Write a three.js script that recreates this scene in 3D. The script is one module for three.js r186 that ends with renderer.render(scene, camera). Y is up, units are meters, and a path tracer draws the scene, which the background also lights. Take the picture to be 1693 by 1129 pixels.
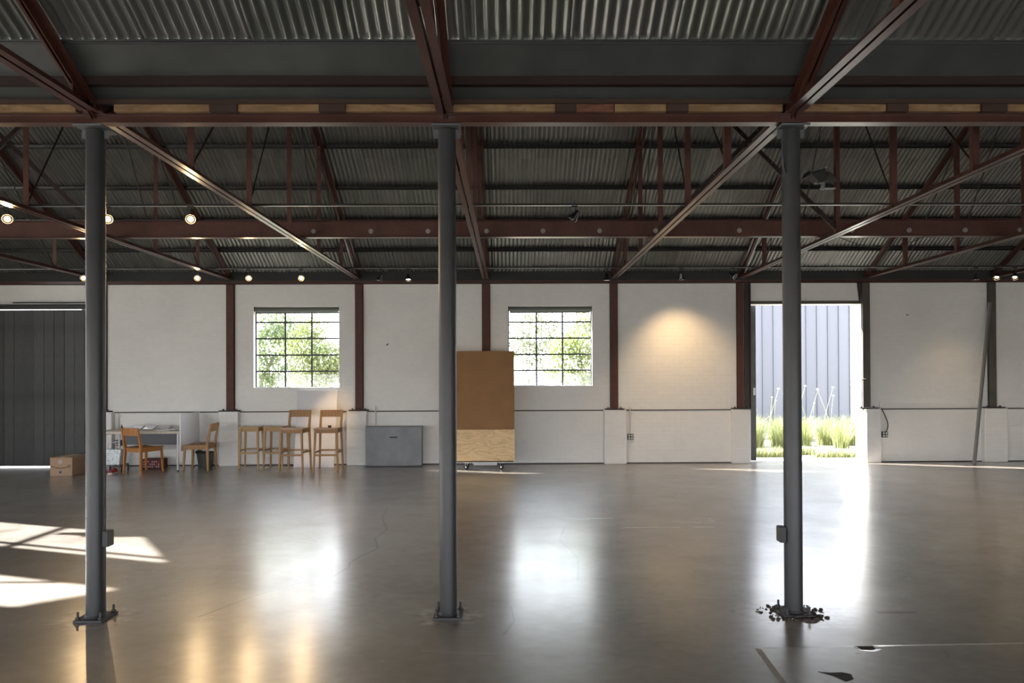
import * as THREE from 'three';
import { mergeGeometries } from 'three/addons/utils/BufferGeometryUtils.js';
import { RoundedBoxGeometry } from 'three/addons/geometries/RoundedBoxGeometry.js';

/* ---------- camera, sky, sun, exposure ---------- */
const scene = new THREE.Scene();
const W = 1693, H = 1129, FOCAL = 1128;
const camera = new THREE.PerspectiveCamera(2 * Math.atan(H / 2 / FOCAL) * 180 / Math.PI, W / H, 0.05, 400);
camera.position.set(0, 1.69, 0);
camera.rotation.order = 'YXZ';
camera.rotation.set(0.00573, -0.00915, -0.00403);
camera.setViewOffset(W, H, -7.3, -48.9, W, H);            // shift lens, verticals stay upright
camera.updateProjectionMatrix();

const SKY = 9.2, SUN = 50, EXPOSURE = 1.0;
const skyTex = (() => {                                    // bright hazy sky, a little bluer overhead
  const w = 16, h = 64, a = new Float32Array(w * h * 4);
  for (let y = 0; y < h; y++) for (let x = 0; x < w; x++) {
    const e = Math.max(0, ((y + 0.5) / h - 0.5) * 2), k = Math.pow(e, 0.7), i = (y * w + x) * 4;
    a[i] = 1.0 - 0.34 * k; a[i + 1] = 1.0 - 0.2 * k; a[i + 2] = 1.02 - 0.02 * k; a[i + 3] = 1;
  }
  const t = new THREE.DataTexture(a, w, h, THREE.RGBAFormat, THREE.FloatType);
  t.mapping = THREE.EquirectangularReflectionMapping; t.magFilter = THREE.LinearFilter; t.needsUpdate = true;
  return t;
})();
scene.background = skyTex; scene.backgroundIntensity = SKY;

const sun = new THREE.DirectionalLight(new THREE.Color(1, 0.96, 0.9), SUN);
sun.position.set(-16, 10, -5.3 - 8); sun.target.position.set(0, 0, -8);   // per metre of fall: 1.6 m right, 0.53 m into the room
sun.castShadow = true; sun.shadow.mapSize.set(4096, 4096);
Object.assign(sun.shadow.camera, { left: -30, right: 30, top: 30, bottom: -30, near: 0.1, far: 90 });
scene.add(sun, sun.target);

const renderer = new THREE.WebGLRenderer({ antialias: true });
renderer.toneMapping = THREE.LinearToneMapping;
renderer.toneMappingExposure = EXPOSURE;
renderer.shadowMap.enabled = true;

/* ---------- helpers ---------- */
let seed = 7;
const rnd = () => { seed = (seed + 0x6d2b79f5) | 0; let t = Math.imul(seed ^ (seed >>> 15), 1 | seed); t = (t + Math.imul(t ^ (t >>> 7), 61 | t)) ^ t; return ((t ^ (t >>> 14)) >>> 0) / 4294967296; };
const rr = (a, b) => a + (b - a) * rnd();
const V = (x, y, z) => new THREE.Vector3(x, y, z);
const used = new Map();
function numbered(name) { const n = used.get(name) || 0; used.set(name, n + 1); return n ? name + '_' + String(n).padStart(3, '0') : name; }
function thing(name, label, category, pos = [0, 0, 0], turn = 0, group) {
  const o = new THREE.Group(); o.name = numbered(name); scene.add(o);
  o.position.set(...pos); o.rotation.y = turn; o.userData = { label, category };
  if (group) o.userData.group = group;
  return o;
}
function structure(name) { const o = new THREE.Group(); o.name = numbered(name); o.userData = { kind: 'structure' }; scene.add(o); return o; }
// merged geometry with plain attributes and metre uv chosen by the main axis of each face
function prep(list, keepUv) {
  list = (Array.isArray(list) ? list : [list]).map((g) => {
    g = g.index ? g.toNonIndexed() : g;
    for (const k of Object.keys(g.attributes)) if (!['position', 'normal', 'uv'].includes(k)) g.deleteAttribute(k);
    if (!g.attributes.normal) g.computeVertexNormals();
    if (!g.attributes.uv) g.setAttribute('uv', new THREE.BufferAttribute(new Float32Array(g.attributes.position.count * 2), 2));
    return g;
  });
  const g = list.length > 1 ? mergeGeometries(list) : list[0];
  if (!keepUv) {
    const p = g.attributes.position, uv = g.attributes.uv, a = V(), b = V(), c = V(), n = V();
    for (let i = 0; i < p.count; i += 3) {
      a.fromBufferAttribute(p, i); b.fromBufferAttribute(p, i + 1); c.fromBufferAttribute(p, i + 2);
      n.copy(b).sub(a).cross(c.clone().sub(a));
      const x = Math.abs(n.x), y = Math.abs(n.y), z = Math.abs(n.z);
      [a, b, c].forEach((q, k) => { if (x >= y && x >= z) uv.setXY(i + k, q.z, q.y); else if (y >= z) uv.setXY(i + k, q.x, q.z); else uv.setXY(i + k, q.x, q.y); });
    }
  }
  return g;
}
function part(parent, name, geoms, mat, label, keepUv) {
  const m = new THREE.Mesh(prep(geoms, keepUv), mat); m.name = name; m.castShadow = m.receiveShadow = true;
  if (label) m.userData.label = label;
  parent.add(m); return m;
}
function share(parent, name, geometry, mat, pos, label) {   // a piece that shares its geometry
  const m = new THREE.Mesh(geometry, mat); m.name = name; m.castShadow = m.receiveShadow = true; m.position.set(...pos);
  if (label) m.userData.label = label;
  parent.add(m); return m;
}
const bx = (x0, x1, y0, y1, z0, z1) => new THREE.BoxGeometry(Math.abs(x1 - x0), Math.abs(y1 - y0), Math.abs(z1 - z0)).translate((x0 + x1) / 2, (y0 + y1) / 2, (z0 + z1) / 2);
const rbx = (x0, x1, y0, y1, z0, z1, r = 0.006) => new RoundedBoxGeometry(Math.abs(x1 - x0), Math.abs(y1 - y0), Math.abs(z1 - z0), 2, r).translate((x0 + x1) / 2, (y0 + y1) / 2, (z0 + z1) / 2);
function bar(a, b, w, h, up = V(0, 1, 0)) {                 // rectangular bar from a to b, w along the side axis, h along up
  const d = b.clone().sub(a), L = d.length(), y = d.normalize(), x = up.clone().cross(y);
  if (x.lengthSq() < 1e-6) x.set(1, 0, 0); x.normalize();
  const z = x.clone().cross(y);
  return new THREE.BoxGeometry(w, L, h).applyMatrix4(new THREE.Matrix4().makeBasis(x, y, z).setPosition(a.clone().add(b).multiplyScalar(0.5)));
}
function leg(a, b, wa, wb, da = wa, db = wb) {              // tapered square leg from foot a to head b, sides along x and z
  const g = new THREE.BoxGeometry(1, 1, 1), p = g.attributes.position;
  for (let i = 0; i < p.count; i++) {
    const t = p.getY(i) + 0.5, w = wa + (wb - wa) * t, d = da + (db - da) * t;
    p.setXYZ(i, a.x + (b.x - a.x) * t + p.getX(i) * w, a.y + (b.y - a.y) * t, a.z + (b.z - a.z) * t + p.getZ(i) * d);
  }
  g.computeVertexNormals(); return g;
}
function rod(a, b, r, n = 8) { const d = b.clone().sub(a), g = new THREE.CylinderGeometry(r, r, d.length(), n); return g.applyQuaternion(new THREE.Quaternion().setFromUnitVectors(V(0, 1, 0), d.normalize())).translate((a.x + b.x) / 2, (a.y + b.y) / 2, (a.z + b.z) / 2); }
const tube = (pts, r, n = 24) => new THREE.TubeGeometry(new THREE.CatmullRomCurve3(pts.map((p) => V(...p))), n, r, 6);
const cyl = (r, h, x, y, z, n = 20, r2 = r) => new THREE.CylinderGeometry(r2, r, h, n).translate(x, y, z);
function shapeOf(points) { const s = new THREE.Shape(); points.forEach(([x, y], i) => (i ? s.lineTo(x, y) : s.moveTo(x, y))); s.closePath(); return s; }
const pathOf = (points) => new THREE.Path(points.map(([x, y]) => new THREE.Vector2(x, y)));

/* ---------- noise and textures ---------- */
const hash = (x, y, s) => { let h = Math.imul(x, 374761393) ^ Math.imul(y, 668265263) ^ Math.imul(s, 2147483647 - 61); h = Math.imul(h ^ (h >>> 13), 1274126177); return ((h ^ (h >>> 16)) >>> 0) / 4294967296; };
function noise(x, y, s, px = 1 << 20, py = 1 << 20) {
  const ix = Math.floor(x), iy = Math.floor(y), fx = x - ix, fy = y - iy, u = fx * fx * (3 - 2 * fx), v = fy * fy * (3 - 2 * fy), m = (a, n) => ((a % n) + n) % n;
  const a = hash(m(ix, px), m(iy, py), s), b = hash(m(ix + 1, px), m(iy, py), s), c = hash(m(ix, px), m(iy + 1, py), s), d = hash(m(ix + 1, px), m(iy + 1, py), s);
  return a + (b - a) * u + (c - a) * v + (a - b - c + d) * u * v;
}
function fbm(x, y, s, n, period) { let t = 0, a = 0.5, k = 1; for (let i = 0; i < n; i++) { t += a * noise(x * k, y * k, s + i, period ? period * k : undefined, period ? period * k : undefined); a *= 0.5; k *= 2; } return t / (1 - Math.pow(0.5, n)); }
const s255 = (c) => Math.max(0, Math.min(255, Math.round(255 * (c <= 0.0031308 ? 12.92 * c : 1.055 * Math.pow(Math.max(c, 0), 1 / 2.4) - 0.055))));
function tex(w, h, f, { srgb = true, size = [1, 1], float = false } = {}) {  // f(u, v) returns linear rgb or a single value; size in metres of one repeat
  const d = float ? new Float32Array(w * h * 4) : new Uint8Array(w * h * 4);
  for (let y = 0; y < h; y++) for (let x = 0; x < w; x++) {
    const c = f((x + 0.5) / w, (y + 0.5) / h), i = (y * w + x) * 4, q = typeof c === 'number' ? [c, c, c] : c;
    for (let k = 0; k < 3; k++) d[i + k] = float ? q[k] : srgb ? s255(q[k]) : Math.max(0, Math.min(255, q[k] * 255));
    d[i + 3] = float ? 1 : 255;
  }
  const t = new THREE.DataTexture(d, w, h, THREE.RGBAFormat, float ? THREE.FloatType : THREE.UnsignedByteType); t.wrapS = t.wrapT = THREE.RepeatWrapping; t.magFilter = THREE.LinearFilter; t.minFilter = THREE.LinearMipmapLinearFilter; t.generateMipmaps = true;
  if (srgb) t.colorSpace = THREE.SRGBColorSpace;
  t.repeat.set(1 / size[0], 1 / size[1]); t.needsUpdate = true; return t;
}
const std = (o) => new THREE.MeshStandardMaterial(o), phys = (o) => new THREE.MeshPhysicalMaterial(o);
const lin = (r, g, b) => new THREE.Color().setRGB(r, g, b);
function canvasTex(w, h, draw) { const c = document.createElement('canvas'); c.width = w; c.height = h; draw(c.getContext('2d'), w, h); const t = new THREE.CanvasTexture(c); t.colorSpace = THREE.SRGBColorSpace; return t; }

const mottle = tex(256, 256, (u, v) => { const n = fbm(u * 6, v * 6, 11, 5, 6); return 0.72 + 0.5 * (n - 0.3); }, { size: [1.3, 1.3] });
const fineBump = tex(256, 256, (u, v) => fbm(u * 24, v * 24, 21, 3, 24), { srgb: false, size: [0.5, 0.5] });
// rust red paint with darker and dusty patches
const rustMap = tex(256, 256, (u, v) => { const n = fbm(u * 5, v * 5, 31, 5, 5), d = fbm(u * 16, v * 16, 37, 3, 16), k = 0.6 + 0.8 * n; return [0.058 * k + 0.012 * d, 0.02 * k + 0.008 * d, 0.0145 * k + 0.007 * d]; }, { size: [0.8, 0.8] });
// galvanised sheet, dull
const galv = (s, tint) => tex(256, 512, (u, v) => { const n = fbm(u * 4, v * 6, s, 5, 4), st = fbm(u * 30, v * 2, s + 9, 2, 30); const k = 0.62 + 0.5 * n + 0.22 * (st - 0.5); return [tint[0] * k, tint[1] * k, tint[2] * k]; }, { size: [0.677, 2.4] });
const sheetMats = [[0.145, 0.149, 0.13], [0.168, 0.168, 0.15], [0.128, 0.135, 0.118], [0.155, 0.152, 0.14]].map((t, i) => std({ map: galv(41 + i * 13, t), roughness: 0.42, metalness: 0.55, side: THREE.DoubleSide }));
const brick = (() => {                                      // painted brickwork, joints only just showing
  const bw = 0.2225, bh = 0.075;
  return tex(1024, 512, (u, v) => {
    const x = u * 16 * bw, y = v * 24 * bh, row = Math.floor(y / bh), xo = x + (row % 2) * bw / 2, fx = (xo / bw) % 1, fy = (y / bh) % 1;
    const j = Math.min(Math.min(fx, 1 - fx) * bw, Math.min(fy, 1 - fy) * bh), e = Math.min(1, j / 0.007);
    return 0.55 * e + 0.25 * hash(Math.floor(xo / bw) % 16, row, 5) + 0.2 * fbm(u * 60, v * 40, 51, 2);
  }, { srgb: false, size: [16 * bw, 24 * bh] });
})();
const wallMap = tex(512, 512, (u, v) => { const n = fbm(u * 5, v * 5, 61, 5, 5), f = fbm(u * 40, v * 60, 67, 2, 40); const k = 0.9 + 0.14 * n + 0.05 * (f - 0.5); return [0.765 * k, 0.75 * k, 0.715 * k]; }, { size: [3.56, 3.56] });
const wood = (s, a, b, size = [0.5, 1.6], rings = 9) => tex(256, 512, (u, v) => {
  const w = fbm(u * 3, v * 2, s, 3), g = Math.abs(Math.sin((u * rings + w * 3.2) * Math.PI)), f = fbm(u * 90, v * 5, s + 3, 2), k = Math.min(1, 0.55 * g + 0.5 * f);
  return [0, 1, 2].map((i) => a[i] + (b[i] - a[i]) * k);
}, { size });
const M = {
  wall: std({ map: wallMap, bumpMap: brick, bumpScale: 0.0022, roughness: 0.72 }),
  plaster: std({ map: wallMap, roughness: 0.75 }),
  reveal: std({ color: lin(0.8, 0.79, 0.76), roughness: 0.7 }),
  rust: std({ map: rustMap, bumpMap: fineBump, bumpScale: 0.0002, roughness: 0.3 }),
  rustMatt: std({ map: rustMap, color: lin(1.25, 1.15, 1.0), roughness: 0.65 }),
  rustDark: std({ color: lin(0.022, 0.01, 0.008), roughness: 0.5 }),
  greySteel: std({ color: lin(0.1, 0.09, 0.075), map: mottle, roughness: 0.6 }),
  purlin: std({ color: lin(0.014, 0.012, 0.011), roughness: 0.35 }),
  gutter: std({ color: lin(0.075, 0.08, 0.076), map: mottle, roughness: 0.5, metalness: 0.2, side: THREE.DoubleSide }),
  eaveBoard: std({ color: lin(0.03, 0.032, 0.03), map: mottle, roughness: 0.8 }),
  timber: std({ map: wood(71, [0.13, 0.07, 0.03], [0.27, 0.165, 0.08], [3, 0.12]), roughness: 0.8 }),
  timberDark: std({ color: lin(0.05, 0.026, 0.017), map: mottle, roughness: 0.85 }),
  column: std({ color: lin(0.034, 0.035, 0.038), map: mottle, bumpMap: fineBump, bumpScale: 0.0004, roughness: 0.42 }),
  columnCap: std({ color: lin(0.12, 0.125, 0.13), map: mottle, roughness: 0.45 }),
  columnDark: std({ color: lin(0.035, 0.035, 0.038), roughness: 0.6 }),
  black: std({ color: lin(0.012, 0.012, 0.013), roughness: 0.5 }),
  blackGloss: std({ color: lin(0.01, 0.01, 0.011), roughness: 0.22 }),
  dull: std({ color: lin(0.35, 0.34, 0.32), roughness: 0.4, metalness: 0.5 }),
  chrome: std({ color: lin(0.7, 0.7, 0.68), roughness: 0.25, metalness: 1 }),
  steelPipe: std({ color: lin(0.34, 0.34, 0.33), roughness: 0.35, metalness: 0.7 }),
  muntin: std({ color: lin(0.025, 0.03, 0.028), roughness: 0.5 }),
  glass: phys({ color: lin(0.97, 0.985, 0.975), transmission: 1, thickness: 0, roughness: 0, ior: 1.5 }),
  plank: [0.078, 0.086, 0.07].map((k) => std({ color: lin(k, k * 1.03, k * 1.03), map: mottle, roughness: 0.65 })),
  plankBack: std({ color: lin(0.03, 0.031, 0.031), roughness: 0.8 }),
  conduit: std({ color: lin(0.62, 0.61, 0.58), roughness: 0.5 }),
  socketDark: std({ color: lin(0.05, 0.055, 0.05), roughness: 0.5 }),
  socketPale: std({ color: lin(0.6, 0.6, 0.56), roughness: 0.5 }),
};

/* ---------- main measures ---------- */
const FAR = 13.0, COL = 4.764, BACK = -3.472, RISE = 0.61, EAVE = 3.59, HALF = 4.118;
const XL = -10.6, XR = 12.0, THICK = 0.25;
const roofY = (d) => EAVE + RISE * d;

/* ---------- floor ---------- */
const FX0 = XL, FX1 = XR, FZ0 = -FAR, FZ1 = 3.5;             // the slab indoors
const floor = structure('floor');
{
  const w = FX1 - FX0, d = FZ1 - FZ0;
  const colour = canvasTex(2048, 1500, (g, cw, ch) => {
    const im = g.createImageData(cw, ch);
    for (let y = 0; y < ch; y++) for (let x = 0; x < cw; x++) {
      const mx = x / cw * w, mz = y / ch * d;
      const big = fbm(mx * 0.55, mz * 0.55, 81, 4), mid = fbm(mx * 2.1 + 3, mz * 3.4, 87, 4), fine = fbm(mx * 16, mz * 22, 93, 3), warm = fbm(mx * 0.4 + 9, mz * 0.4, 99, 3);
      const k = 0.7 + 0.5 * (big - 0.42) + 0.36 * (mid - 0.5) + 0.26 * (fine - 0.5), t = (warm - 0.5) * 0.12, i = (y * cw + x) * 4;
      im.data[i] = s255(0.255 * k * (1 + t)); im.data[i + 1] = s255(0.217 * k); im.data[i + 2] = s255(0.18 * k * (1 - t)); im.data[i + 3] = 255;
    }
    g.putImageData(im, 0, 0);
    const P = (x, D) => [(x - FX0) / w * cw, (-D - FZ0) / d * ch];
    const line = (pts, width, style) => { g.strokeStyle = style; g.lineWidth = width; g.lineJoin = 'round'; g.beginPath(); pts.forEach((p, i) => (i ? g.lineTo(...P(...p)) : g.moveTo(...P(...p)))); g.stroke(); };
    line([[-2.196, 4.82], [-2.05, 5.12], [-1.976, 5.274], [-1.88, 5.4], [-1.779, 5.526], [-1.711, 5.621]], 1.2, 'rgba(35,28,22,.75)');
    line([[-1.507, 5.733], [-1.432, 6.056], [-1.46, 6.2], [-1.392, 6.439], [-1.3, 6.7], [-1.41, 7.105], [-1.36, 7.5], [-1.533, 8.163], [-1.575, 8.719]], 1.3, 'rgba(30,26,22,.7)');
    line([[-0.05, 4.45], [0.02, 4.7], [0.0, 5.0]], 1.1, 'rgba(30,26,22,.6)');
    line([[0.55, 5.6], [0.62, 6.3], [0.5, 7.0], [0.6, 7.6]], 1, 'rgba(40,34,28,.5)');
    line([[-2.9, 4.93], [-2.75, 4.96]], 1.2, 'rgba(35,28,22,.6)');
    // pale scrapes where partitions stood
    const scrape = (x0, D0, x1, D1, n) => { for (let i = 0; i < n; i++) { const a = rr(x0, x1), l = rr(0.08, 0.45), D = rr(D0, D1); line([[a, D], [Math.min(a + l, x1), D + rr(-0.02, 0.02)]], rr(0.8, 2.2), `rgba(225,228,228,${rr(0.2, 0.6)})`); } };
    scrape(1.2, 9.45, 2.1, 9.6, 9); scrape(0.55, 7.98, 1.2, 8.05, 7); scrape(1.0, 7.49, 2.25, 7.56, 12); scrape(1.75, 7.6, 2.35, 8.05, 16); scrape(3.4, 8.8, 4.6, 9.4, 6);
    for (let i = 0; i < 70; i++) { const a = rr(-5, 7), D = rr(3.8, 11), l = rr(0.05, 0.5), t = rr(-0.12, 0.12); line([[a, D], [a + l * 0.5, D + t * l + rr(-0.01, 0.01)], [a + l, D + t]], rr(0.7, 1.3), rnd() < 0.5 ? `rgba(235,230,220,${rr(0.08, 0.28)})` : `rgba(40,32,26,${rr(0.1, 0.35)})`); }
    line([[-5.87, 10.0], [-5.2, 10.5]], 1.2, 'rgba(150,200,150,.5)');
    // concrete left rough around the column feet
    for (const [cx, D, r] of [[-2.9, 4.81, 0.28], [-0.44, 4.81, 0.24], [2.0, 4.84, 0.42]]) for (let i = 0; i < 260; i++) { const a = rr(0, 6.283), q = r * Math.sqrt(rnd()), p = P(cx + Math.cos(a) * q, D + Math.sin(a) * q * 0.8); g.fillStyle = rnd() < 0.75 ? `rgba(205,196,182,${rr(0.04, 0.16)})` : `rgba(40,32,26,${rr(0.05, 0.2)})`; g.beginPath(); g.ellipse(p[0], p[1], rr(1, 5), rr(1, 3), 0, 0, 6.283); g.fill(); }
    for (let i = 0; i < 130; i++) { const p = P(rr(-6, 6), rr(4, 12)); g.fillStyle = rnd() < 0.5 ? 'rgba(25,20,16,.7)' : 'rgba(215,210,200,.55)'; g.fillRect(p[0], p[1], rr(0.8, 2.4), rr(0.6, 1.4)); }
    // tape left on the slab
    g.save(); const q = P(2.72, 4.81); g.translate(...q); g.fillStyle = 'rgba(52,50,52,.85)'; g.fillRect(-12, -2, 25, 3.6); g.restore();
  });
  colour.wrapS = colour.wrapT = THREE.ClampToEdgeWrapping;
  const rough = tex(1024, 1024, (u, v) => { const a = fbm(u * 7, v * 7, 101, 4, 7), b = fbm(u * 60, v * 60, 107, 3, 60), c = fbm(u * 18, v * 24, 109, 3, 18); return 0.4 + 0.2 * (a - 0.45) + 0.06 * (b - 0.5) + 0.14 * (c - 0.5); }, { srgb: false, float: true, size: [5, 5] });
  rough.repeat.set(w / 5, d / 5);                        // the slab's uv runs 0 to 1
  M.floor = phys({ map: colour, roughnessMap: rough, roughness: 1, ior: 1.8, clearcoat: 0.85, clearcoatRoughness: 0.21 });
  const g = bx(FX0 - 0.2, FX1 + 0.2, -0.25, 0, FZ0 - 0.25, FZ1 + 0.25).toNonIndexed(), p = g.attributes.position, uv = g.attributes.uv;
  for (let i = 0; i < p.count; i++) uv.setXY(i, (p.getX(i) - FX0) / w, 1 - (p.getZ(i) - FZ0) / d);
  part(floor, 'concrete_slab', g, M.floor, undefined, true);
  // newer topping with a chipped edge, 4 mm proud
  const t = shapeOf([[1.5, 4.2], [2.13, 4.222], [2.14, 4.16], [2.2, 4.15], [2.235, 4.17], [2.24, 4.224], [3.209, 4.25], [7.5, 4.4], [7.5, -2], [1.2, -2], [1.47, 3.728]]);
  const tg = new THREE.ExtrudeGeometry(t, { depth: 0.003, bevelEnabled: true, bevelThickness: 0.005, bevelSize: 0.03, bevelOffset: -0.03, bevelSegments: 1 }).rotateX(-Math.PI / 2).translate(0, 0.0, 0).toNonIndexed();
  const tp = tg.attributes.position, tu = tg.attributes.uv;
  for (let i = 0; i < tp.count; i++) tu.setXY(i, (tp.getX(i) - FX0 + 3) / w, 1 - (tp.getZ(i) - FZ0) / d);
  const topping = phys({ map: colour, color: lin(1.25, 1.3, 1.36), roughness: 0.4, ior: 1.8, clearcoat: 0.85, clearcoatRoughness: 0.21 });
  part(floor, 'topping_slab', tg, topping, 'paler concrete topping with chipped edge', true);
  const chip = std({ color: lin(0.05, 0.042, 0.036), bumpMap: fineBump, bumpScale: 0.01, roughness: 0.95 });
  const flat = (pts, y) => new THREE.ExtrudeGeometry(shapeOf(pts), { depth: 0.002, bevelEnabled: false }).rotateX(-Math.PI / 2).translate(0, y, 0);
  part(floor, 'chipped_hollow', flat([[1.73, 3.845], [1.79, 3.83], [1.86, 3.835], [1.9, 3.81], [1.885, 3.75], [1.83, 3.72], [1.79, 3.79]], 0.0078), chip);
  part(floor, 'chipped_hollow', flat([[2.145, 4.165], [2.2, 4.155], [2.232, 4.172], [2.238, 4.215], [2.14, 4.215]], 0.0005), chip);
}

/* ---------- far wall with its posts, piers, openings ---------- */
const wallFar = structure('wall_far');
const POSTS = [-7.712, -5.303, -2.868, -0.458, 1.976, 4.39, 6.802, 9.226];
const WIN = [[-4.873, -3.25, 1.461, 3.007], [-0.035, 1.567, 1.475, 3.004]];
{
  const s = shapeOf([[XL - 0.2, -0.2], [XR + 0.2, -0.2], [XR + 0.2, 3.47], [XL - 0.2, 3.47]]);
  for (const [a, b, c, d] of WIN) s.holes.push(pathOf([[a, c], [a, d], [b, d], [b, c]]));
  s.holes.push(pathOf([[4.592, 0.0], [4.592, 3.024], [6.73, 3.024], [6.73, 0.0]]));
  s.holes.push(pathOf([[-10.4, 0.0], [-10.4, 2.99], [-8.12, 2.99], [-8.12, 0.0]]));
  part(wallFar, 'brickwork', new THREE.ExtrudeGeometry(s, { depth: THICK, bevelEnabled: false }).translate(0, 0, -FAR - THICK), M.wall);
  // lower wall, a little proud, with a steel angle along its top
  for (const [a, b] of [[-8.1, 4.58], [6.74, XR]]) {
    part(wallFar, 'lower_wall', bx(a, b, 0, 1.0, -FAR, -FAR + 0.025), M.wall);
    part(wallFar, 'ledge_angle', bx(a, b, 1.0, 1.022, -FAR - 0.01, -FAR + 0.032), M.greySteel);
  }
  part(wallFar, 'floor_joint', bx(-8.1, 4.58, 0, 0.018, -FAR + 0.02, -FAR + 0.032), M.columnDark);
  part(wallFar, 'floor_joint', bx(6.74, XR, 0, 0.018, -FAR + 0.02, -FAR + 0.032), M.columnDark);
  // steel posts: flange, web shadow gap, flange; base plate on a pier
  POSTS.forEach((x, i) => {
    const m = i >= 6 ? M.greySteel : M.rustMatt, w = i === 5 ? 0.12 : 0.14, foot = 1.045, top = 3.44;
    part(wallFar, 'wall_post', [bx(x - w / 2, x + w / 2, foot, top, -FAR + 0.03, -FAR + 0.045), bx(x - 0.008, x + 0.008, foot, top, -FAR - 0.02, -FAR + 0.03), bx(x - w / 2 - 0.006, x + w / 2 + 0.014, foot, top, -FAR - 0.005, -FAR + 0.004)], m);
    const pl = rbx(x - 0.18, x + 0.18, 1.022, 1.045, -FAR - 0.02, -FAR + 0.13, 0.004);
    part(wallFar, 'base_plate', [pl, cyl(0.016, 0.03, x - 0.12, 1.055, -FAR + 0.06, 6), cyl(0.016, 0.03, x + 0.12, 1.055, -FAR + 0.06, 6)], M.columnDark);
  });
  // extra door posts at the open doorway
  part(wallFar, 'door_post', [bx(4.47, 4.585, 1.02, 3.44, -FAR + 0.012, -FAR + 0.024), bx(4.52, 4.535, 1.02, 3.44, -FAR, -FAR + 0.02), bx(4.57, 4.585, 1.02, 3.44, -FAR, -FAR + 0.06)], M.rustDark);
  part(wallFar, 'door_post', [bx(6.735, 6.75, 1.02, 3.1, -FAR - 0.02, -FAR + 0.04)], M.greySteel);
  part(wallFar, 'post_bracket', [leg(V(6.69, 3.08, -FAR + 0.02), V(6.69, 3.43, -FAR + 0.02), 0.02, 0.1, 0.02, 0.02)], M.rustDark);
  part(wallFar, 'door_header', [rbx(4.56, 6.76, 3.03, 3.085, -FAR - 0.04, -FAR + 0.02, 0.004)], M.greySteel);
  for (const [a, b] of [[-7.93, -7.479], [-5.489, -5.115], [-3.085, -2.709], [-0.64, -0.26], [1.772, 2.196], [4.202, 4.546], [6.75, 7.031], [9.005, 9.444]])
    part(wallFar, 'brick_pier', rbx(a, b, 0, 1.022, -FAR - 0.02, -FAR + 0.13, 0.012), M.wall);
  part(wallFar, 'wall_plate', [bx(XL, XR, 3.425, 3.435, -FAR - 0.1, -FAR + 0.07), bx(XL, XR, 3.425, 3.485, -FAR + 0.062, -FAR + 0.07)], M.rust);
  part(wallFar, 'eave_board', [bx(XL, XR, 3.485, 3.655, -FAR + 0.06, -FAR + 0.08), bx(XL, XR, 3.45, 3.72, -FAR - 0.25, -FAR + 0.02)], M.eaveBoard);
  // window reveals are painted white; sills
  WIN.forEach(([a, b, c, d]) => part(wallFar, 'window_sill', rbx(a - 0.01, b + 0.01, c - 0.012, c + 0.012, -FAR - THICK - 0.04, -FAR + 0.012, 0.004), M.reveal));
  // small scars in the paint
  part(wallFar, 'paint_chip', new THREE.ExtrudeGeometry(shapeOf([[0, 0], [0.03, 0.02], [0.05, 0.05], [0.02, 0.04], [-0.01, 0.015]]), { depth: 0.002, bevelEnabled: false }).translate(-2.35, 2.255, -FAR - 0.001), M.greySteel);
  part(wallFar, 'paint_chip', new THREE.ExtrudeGeometry(shapeOf([[0, 0], [0.05, 0.005], [0.05, 0.02], [0.0, 0.02]]), { depth: 0.002, bevelEnabled: false }).translate(7.59, 2.8, -FAR - 0.001), M.greySteel);
  part(wallFar, 'anchor_hook', [rod(V(6.70, 1.95 - 0.36, -FAR - 0.1), V(6.70, 1.59, -FAR + 0.06), 0.008), rod(V(6.55, 1.59, -FAR + 0.05), V(6.78, 1.59, -FAR + 0.05), 0.008)], M.conduit);
}
/* windows: slim steel bars, fifteen panes each */
function buildWindow(name, [a, b, c, d], bars, rows) {
  const w = structure(name), z = -FAR - 0.12;
  part(w, 'window_frame', [bx(a, a + 0.018, c, d, z - 0.013, z + 0.013), bx(b - 0.018, b, c, d, z - 0.013, z + 0.013), bx(a, b, c, c + 0.02, z - 0.013, z + 0.013), bx(a, b, d - 0.02, d, z - 0.013, z + 0.013)], M.muntin);
  const xs = [a + 0.018, ...bars, b - 0.018], ys = [c + 0.02, ...rows, d - 0.02];
  bars.forEach((x) => part(w, 'vertical_bar', bx(x - 0.015, x + 0.015, c, d, z - 0.007, z + 0.007), M.muntin));
  rows.forEach((y) => part(w, 'horizontal_bar', bx(a, b, y - 0.0145, y + 0.0145, z - 0.006, z + 0.006), M.muntin));
  for (let i = 0; i + 1 < xs.length; i++) for (let j = 0; j + 1 < ys.length; j++) part(w, 'pane', new THREE.PlaneGeometry(xs[i + 1] - xs[i], ys[j + 1] - ys[j]).translate((xs[i] + xs[i + 1]) / 2, (ys[j] + ys[j + 1]) / 2, z - 0.002), M.glass);
  return w;
}
buildWindow('window_1', WIN[0], [-4.306, -3.799], [1.777, 2.088, 2.405, 2.716, 2.905]);
buildWindow('window_2', WIN[1], [0.507, 1.009], [1.778, 2.084, 2.395, 2.706, 2.93]);
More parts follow.
